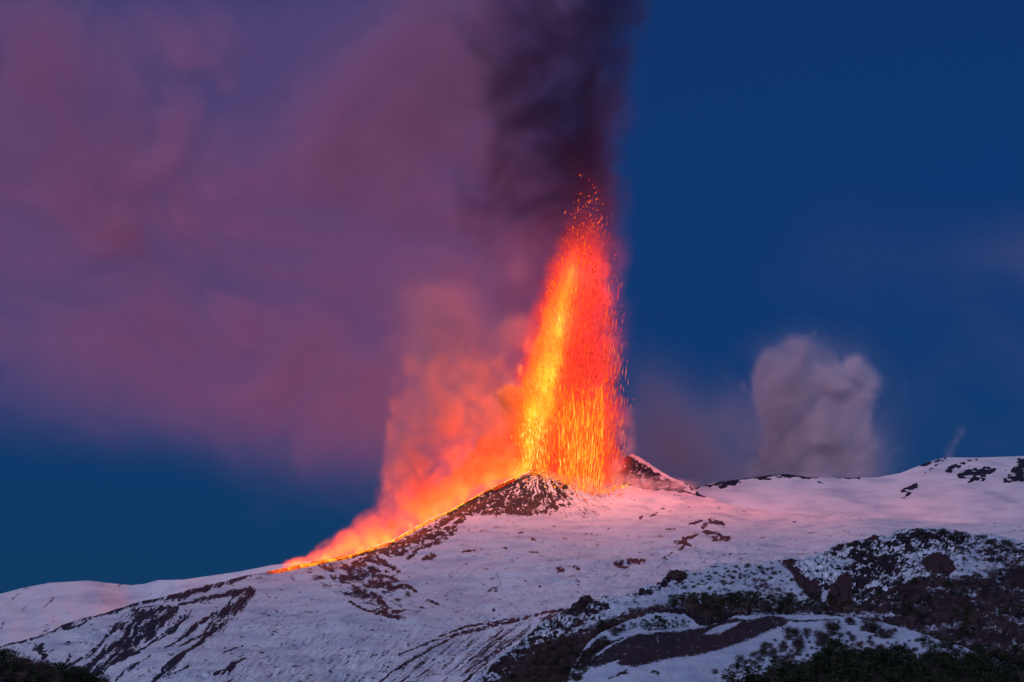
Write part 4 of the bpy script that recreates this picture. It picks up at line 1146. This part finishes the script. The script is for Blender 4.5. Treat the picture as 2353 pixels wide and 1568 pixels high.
# dark ash above the fountain
def f_ash(X, Y, Z):
    x, y = PX(X, Y, Z)
    A, B, C = warp(X, Y, Z, 160, 120, 13)
    n = fbm3(A / 120, B / 240, C / 140, 6, 11, .58)
    b = fbm3(A / 80, B / 160, C / 80, 5, 12, .58, True)
    r_ = interp([(-120, 1520), (0, 1485), (80, 1465), (200, 1425), (300, 1420), (450, 1418), (600, 1412), (800, 1420), (1000, 1425)], y)
    l_ = interp([(-120, 1120), (0, 1180), (200, 1150), (300, 1190), (450, 1170), (600, 1200), (750, 1230), (1000, 1240)], y)
    # the column leans on its dark right hand side and thins to the left
    s = (x - l_) / (r_ - l_)
    e = smooth(1.14, .78, s + (n - .5) * .8) * smooth(-.55, 1.05, s + (n - .5) * 1.7)
    e = e * np.exp(-((Y - 7990) / 120) ** 2)
    a = interp([(-120, .50), (0, .55), (80, .42), (160, .45), (260, .9), (350, 1.0), (450, .85), (560, .6), (700, .35), (1000, .08), (1100, 0)], y)
    return e * a * con(n * .6 + b * .4, 4.0, .42)
ash = cloud('ash_column', wbox(1040, 1580, -120, 1060, 7820, 8220), (8, 14, 8), f_ash, vol_mat('ash_column', (0.12, 0.075, 0.16), 0.027))
tag(ash, 'dark purple ash column rising above the top of the lava fountain', 'ash column', kind='stuff')

# the wide ash cloud drifting to the left
CL = [(430, 440, 240, 130, 1.2), (90, 540, 170, 120, 1.35), (800, 330, 200, 120, .75), (1000, 100, 260, 130, .8), (60, 130, 200, 110, .55), (420, 120, 240, 90, .35),
      (930, 620, 200, 130, .8), (620, 760, 230, 110, .55), (230, 800, 260, 110, .45), (850, 900, 200, 130, .62), (450, 950, 280, 90, .5), (780, 1070, 180, 120, .55), (600, 900, 200, 120, .3), (1150, 520, 120, 300, .6),
      (1250, 60, 140, 120, .45), (-150, 350, 200, 300, .5), (700, 560, 260, 120, .45), (230, 330, 200, 110, .25), (1050, 350, 140, 200, .5)]
def f_cloud(X, Y, Z):
    x, y = PX(X, Y, Z)
    A, B, C = warp(X, Y, Z, 420, 300, 23)
    n = fbm3(A / 330, B / 700, C / 240, 6, 21, .55)
    b = fbm3(A / 200, B / 420, C / 160, 6, 22, .58, True)
    S = blobs(x, y, CL) + .34 * smooth(1080, 700, y) * smooth(-500, 300, x + 300)
    S = S * smooth(1465, 1230, x + (y - 200) * .08 + (n - .5) * 420)
    edge = smooth(1270, 820, y + 0.12 * (600 - x) * (x < 600) + (n - .5) * 520)
    d = np.exp(-((Y - 8330) / 120) ** 2)
    return np.clip(S, 0, 1.4) * edge * d * (.36 + .9 * con(n * .6 + b * .4, 4.8, .46))
cl = cloud('ash_cloud', wbox(-260, 1540, -140, 1260, 7990, 8750), (12, 26, 12), f_cloud, vol_mat('ash_cloud', (0.93, 0.56, 0.76), 0.0132))
tag(cl, 'wide mauve ash cloud drifting away to the left of the fountain', 'ash cloud', kind='stuff')

# steam rising from the flow
def f_steam(X, Y, Z):
    x, y = PX(X, Y, Z)
    A, B, C = warp(X, Y, Z, 70, 38, 33)
    b = fbm3(A / 58, B / 58, C / 58, 6, 31, .62, True)
    n = fbm3(A / 90, B / 90, C / 90, 5, 32, .5)
    base = interp(ridgeC, x)
    top = interp([(600, 1306), (640, 1298), (700, 1278), (735, 1250), (760, 1242), (800, 1215), (840, 1170), (868, 1110), (890, 1020), (915, 950), (950, 890), (1010, 850), (1100, 830), (1160, 880), (1250, 850)], x)
    t = (base - y) / np.maximum(base - top, 8)
    t1 = np.clip(t, 0, 1)
    e = smooth(1.18, .84, t + (.40 - b) * .9 + (.5 - n) * 1.3) * smooth(-.05, .0, t + .02)
    a = 1.0 - .78 * smooth(.10, .90, t)
    xc = np.clip(x, 600, 1200)
    dep = depC(xc, interp(ridgeC, xc))
    rr = (Y - dep - 75 - 55 * t1) / (44 + 50 * t1) + (b - .4) * 1.4
    dd = smooth(1.5, .7, np.abs(rr))
    return e * a * dd * (.10 + con(b * .65 + n * .35, 4.0, .47)) * smooth(1300, 1200, x) * smooth(628, 690, x)
stm = cloud('steam_plume', wbox(590, 1310, 780, 1320, 6900, 8260), (4.2, 12, 4.2), f_steam, vol_mat('steam_plume', (0.95, 0.50, 0.38), 0.034))  # lava's red light is partly put into the steam's own colour
tag(stm, 'billowing orange lit steam rising all along the lava flow', 'steam', kind='stuff')

# thick smoke puffs right beside the burning gas
def f_puff(X, Y, Z):
    x, y = PX(X, Y, Z)
    A, B, C = warp(X, Y, Z, 50, 26, 37)
    b = fbm3(A / 42, B / 42, C / 42, 5, 38, .6, True)
    P_ = blobs(x, y, [(1166, 912, 27, 25, 1.15), (1186, 965, 28, 44, 1.1), (1124, 1026, 32, 28, 1.15), (1100, 1060, 32, 26, 1.0), (1160, 1055, 48, 30, 1.1), (1070, 1096, 38, 26, 1.0), (1020, 1130, 40, 26, .95), (1196, 850, 14, 34, .55), (960, 1165, 36, 22, .85), (900, 1205, 36, 16, .8), (1135, 1085, 50, 18, 1.0)])
    return smooth(.42, .66, P_ + (b - .42) * 1.3) * smooth(1.25, .7, np.abs((Y - 7880) / 42 + (b - .4))) * smooth(0, 5, interp(ridgeC, x) + 3 - y)
pf = cloud('smoke_puffs', wbox(860, 1240, 720, 1230, 7790, 7970), (3.4, 7, 3.4), f_puff, vol_mat('smoke_puffs', (0.97, 0.62, 0.30), 0.055))
tag(pf, 'thick golden orange smoke puffs hugging the left foot of the fountain', 'smoke', kind='stuff')

# thin pink smoke above it
def f_pink(X, Y, Z):
    x, y = PX(X, Y, Z)
    A, B, C = warp(X, Y, Z, 120, 100, 43)
    b = fbm3(A / 110, B / 110, C / 110, 5, 41, .55, True)
    n = fbm3(A / 110, B / 110, C / 110, 4, 42, .55)
    S = blobs(x, y, [(985, 690, 80, 62, .75), (1060, 740, 90, 100, .6), (1000, 790, 90, 70, .5), (1100, 900, 110, 110, .8), (980, 880, 90, 110, .6), (1200, 765, 50, 40, 1.2), (1200, 620, 60, 120, .5), (1150, 1000, 90, 90, .6), (930, 1010, 70, 80, .5)])
    q_ = S + (b - .42) * 1.2 + (n - .5) * .8
    return (smooth(.15, .9, q_) * .8 + .2) * np.clip(S, 0, 1.2) * np.exp(-((Y - 7990) / 70) ** 2) * smooth(interp(ridgeC, x), interp(ridgeC, x) - 60, y)
pk = cloud('pink_smoke', wbox(800, 1330, 520, 1180, 7830, 8160), (6, 12, 6), f_pink, vol_mat('pink_smoke', (0.92, 0.60, 0.64), 0.009))
tag(pk, 'thin pink smoke hanging above the steam and left of the fountain', 'smoke', kind='stuff')

# steam between the cone and the right hand rim
def f_rim(X, Y, Z):
    x, y = PX(X, Y, Z)
    b = fbm3(X / 40, Y / 40, Z / 40, 5, 51, .55, True)
    S = blobs(x, y, [(1400, 1080, 26, 22, .8), (1438, 1000, 18, 45, .22), (1440, 1112, 40, 16, .9), (1500, 1118, 40, 12, .7), (1560, 1116, 26, 9, .7), (1370, 1120, 40, 14, .8), (1330, 1108, 30, 12, .5), (1420, 1140, 60, 16, .35), (1260, 1098, 30, 10, .3)])
    return np.clip(S, 0, 1) * smooth(.30, .60, b + .1) * np.exp(-((Y - 7790 - (1110 - y) * .8) / 70) ** 2)
rm = cloud('rim_steam', wbox(1220, 1620, 680, 1180, 7640, 8140), (4, 10, 4), f_rim, vol_mat('rim_steam', (0.95, 0.75, 0.72), 0.034))
tag(rm, 'low pinkish steam drifting in the gap beside the right hand crater rim', 'steam', kind='stuff')

# steam cloud over the far right hill
def f_white(X, Y, Z):
    x, y = PX(X, Y, Z)
    A, B, C = warp(X, Y, Z, 110, 90, 63)
    b = fbm3(A / 85, B / 150, C / 85, 6, 61, .55, True)
    n = fbm3(A / 180, B / 180, C / 180, 4, 62, .5)
    S = blobs(x, y, [(1785, 850, 58, 62, 1.0), (1955, 880, 66, 58, 1.15), (1850, 930, 95, 75, .9), (1880, 1010, 95, 70, .9), (1930, 1060, 60, 50, .9), (1850, 1085, 110, 50, .8), (1800, 1000, 60, 80, .6), (1980, 1000, 30, 50, .3)])
    T = blobs(x, y, [(1720, 1020, 70, 90, .6), (1640, 1060, 110, 80, .8), (1540, 1040, 80, 100, .7), (1500, 950, 70, 120, .4), (1860, 1000, 150, 160, .25), (1850, 810, 80, 30, .5), (2000, 1080, 40, 80, .4)])
    q_ = S + (b - .42) * .9 + (n - .5) * .6
    yy = (Y - 9140) / 130 + (b - .42) * 1.0
    return smooth(.24, .78, q_) * smooth(1.2, .5, np.abs(yy)) * (.30 + .7 * con(b, 3, .42)) + T * .42 * con(n, 4) * np.exp(-((Y - 9140) / 120) ** 2)
wh = cloud('steam_cloud', wbox(1380, 2120, 740, 1130, 8880, 9440), (6.5, 16, 6.5), f_white, vol_mat('steam_cloud', (0.99, 0.93, 0.99), 0.026))
tag(wh, 'pale lavender steam cloud puffing up behind the far right hill', 'steam cloud', kind='stuff')
def f_thin(X, Y, Z):
    x, y = PX(X, Y, Z)
    n = fbm3(X / 300, Y / 300, Z / 220, 4, 72, .5)
    S = blobs(x, y, [(2380, 650, 150, 110, 1.0), (2300, 850, 220, 160, .45), (1980, 600, 200, 120, .12)])
    w_ = blobs(x, y, [(2190, 1022, 16, 28, 1.0), (2180, 1042, 12, 14, .8), (2205, 1005, 12, 22, .6)])
    return (S * smooth(.3, .7, n) * .35 + w_ * .0) * np.exp(-((Y - 11000) / 250) ** 2)
th = cloud('thin_cloud', wbox(1700, 2560, 380, 1120, 10500, 11500), (20, 50, 20), f_thin, vol_mat('thin_cloud', (0.85, 0.75, 0.9), 0.0035))
tag(th, 'faint thin cloud veil in the blue sky near the right edge', 'cloud', kind='stuff')
def f_wisp(X, Y, Z):
    x, y = PX(X, Y, Z)
    n = fbm3(X / 30, Y / 30, Z / 40, 4, 82, .55)
    c = interp([(970, 2212), (1000, 2205), (1020, 2190), (1050, 2178)], y)
    return np.exp(-((x - c) / (10 + 0 * y)) ** 2) * smooth(970, 1000, y) * smooth(.4, .65, n) * np.exp(-((Y - 8860) / 30) ** 2)
ws = cloud('steam_wisp', wbox(2140, 2250, 960, 1060, 8780, 8940), (5, 10, 5), f_wisp, vol_mat('steam_wisp', (0.95, 0.85, 0.9), 0.008))
tag(ws, 'small faint wisp of steam above the crest of the far right hill', 'steam', kind='stuff')
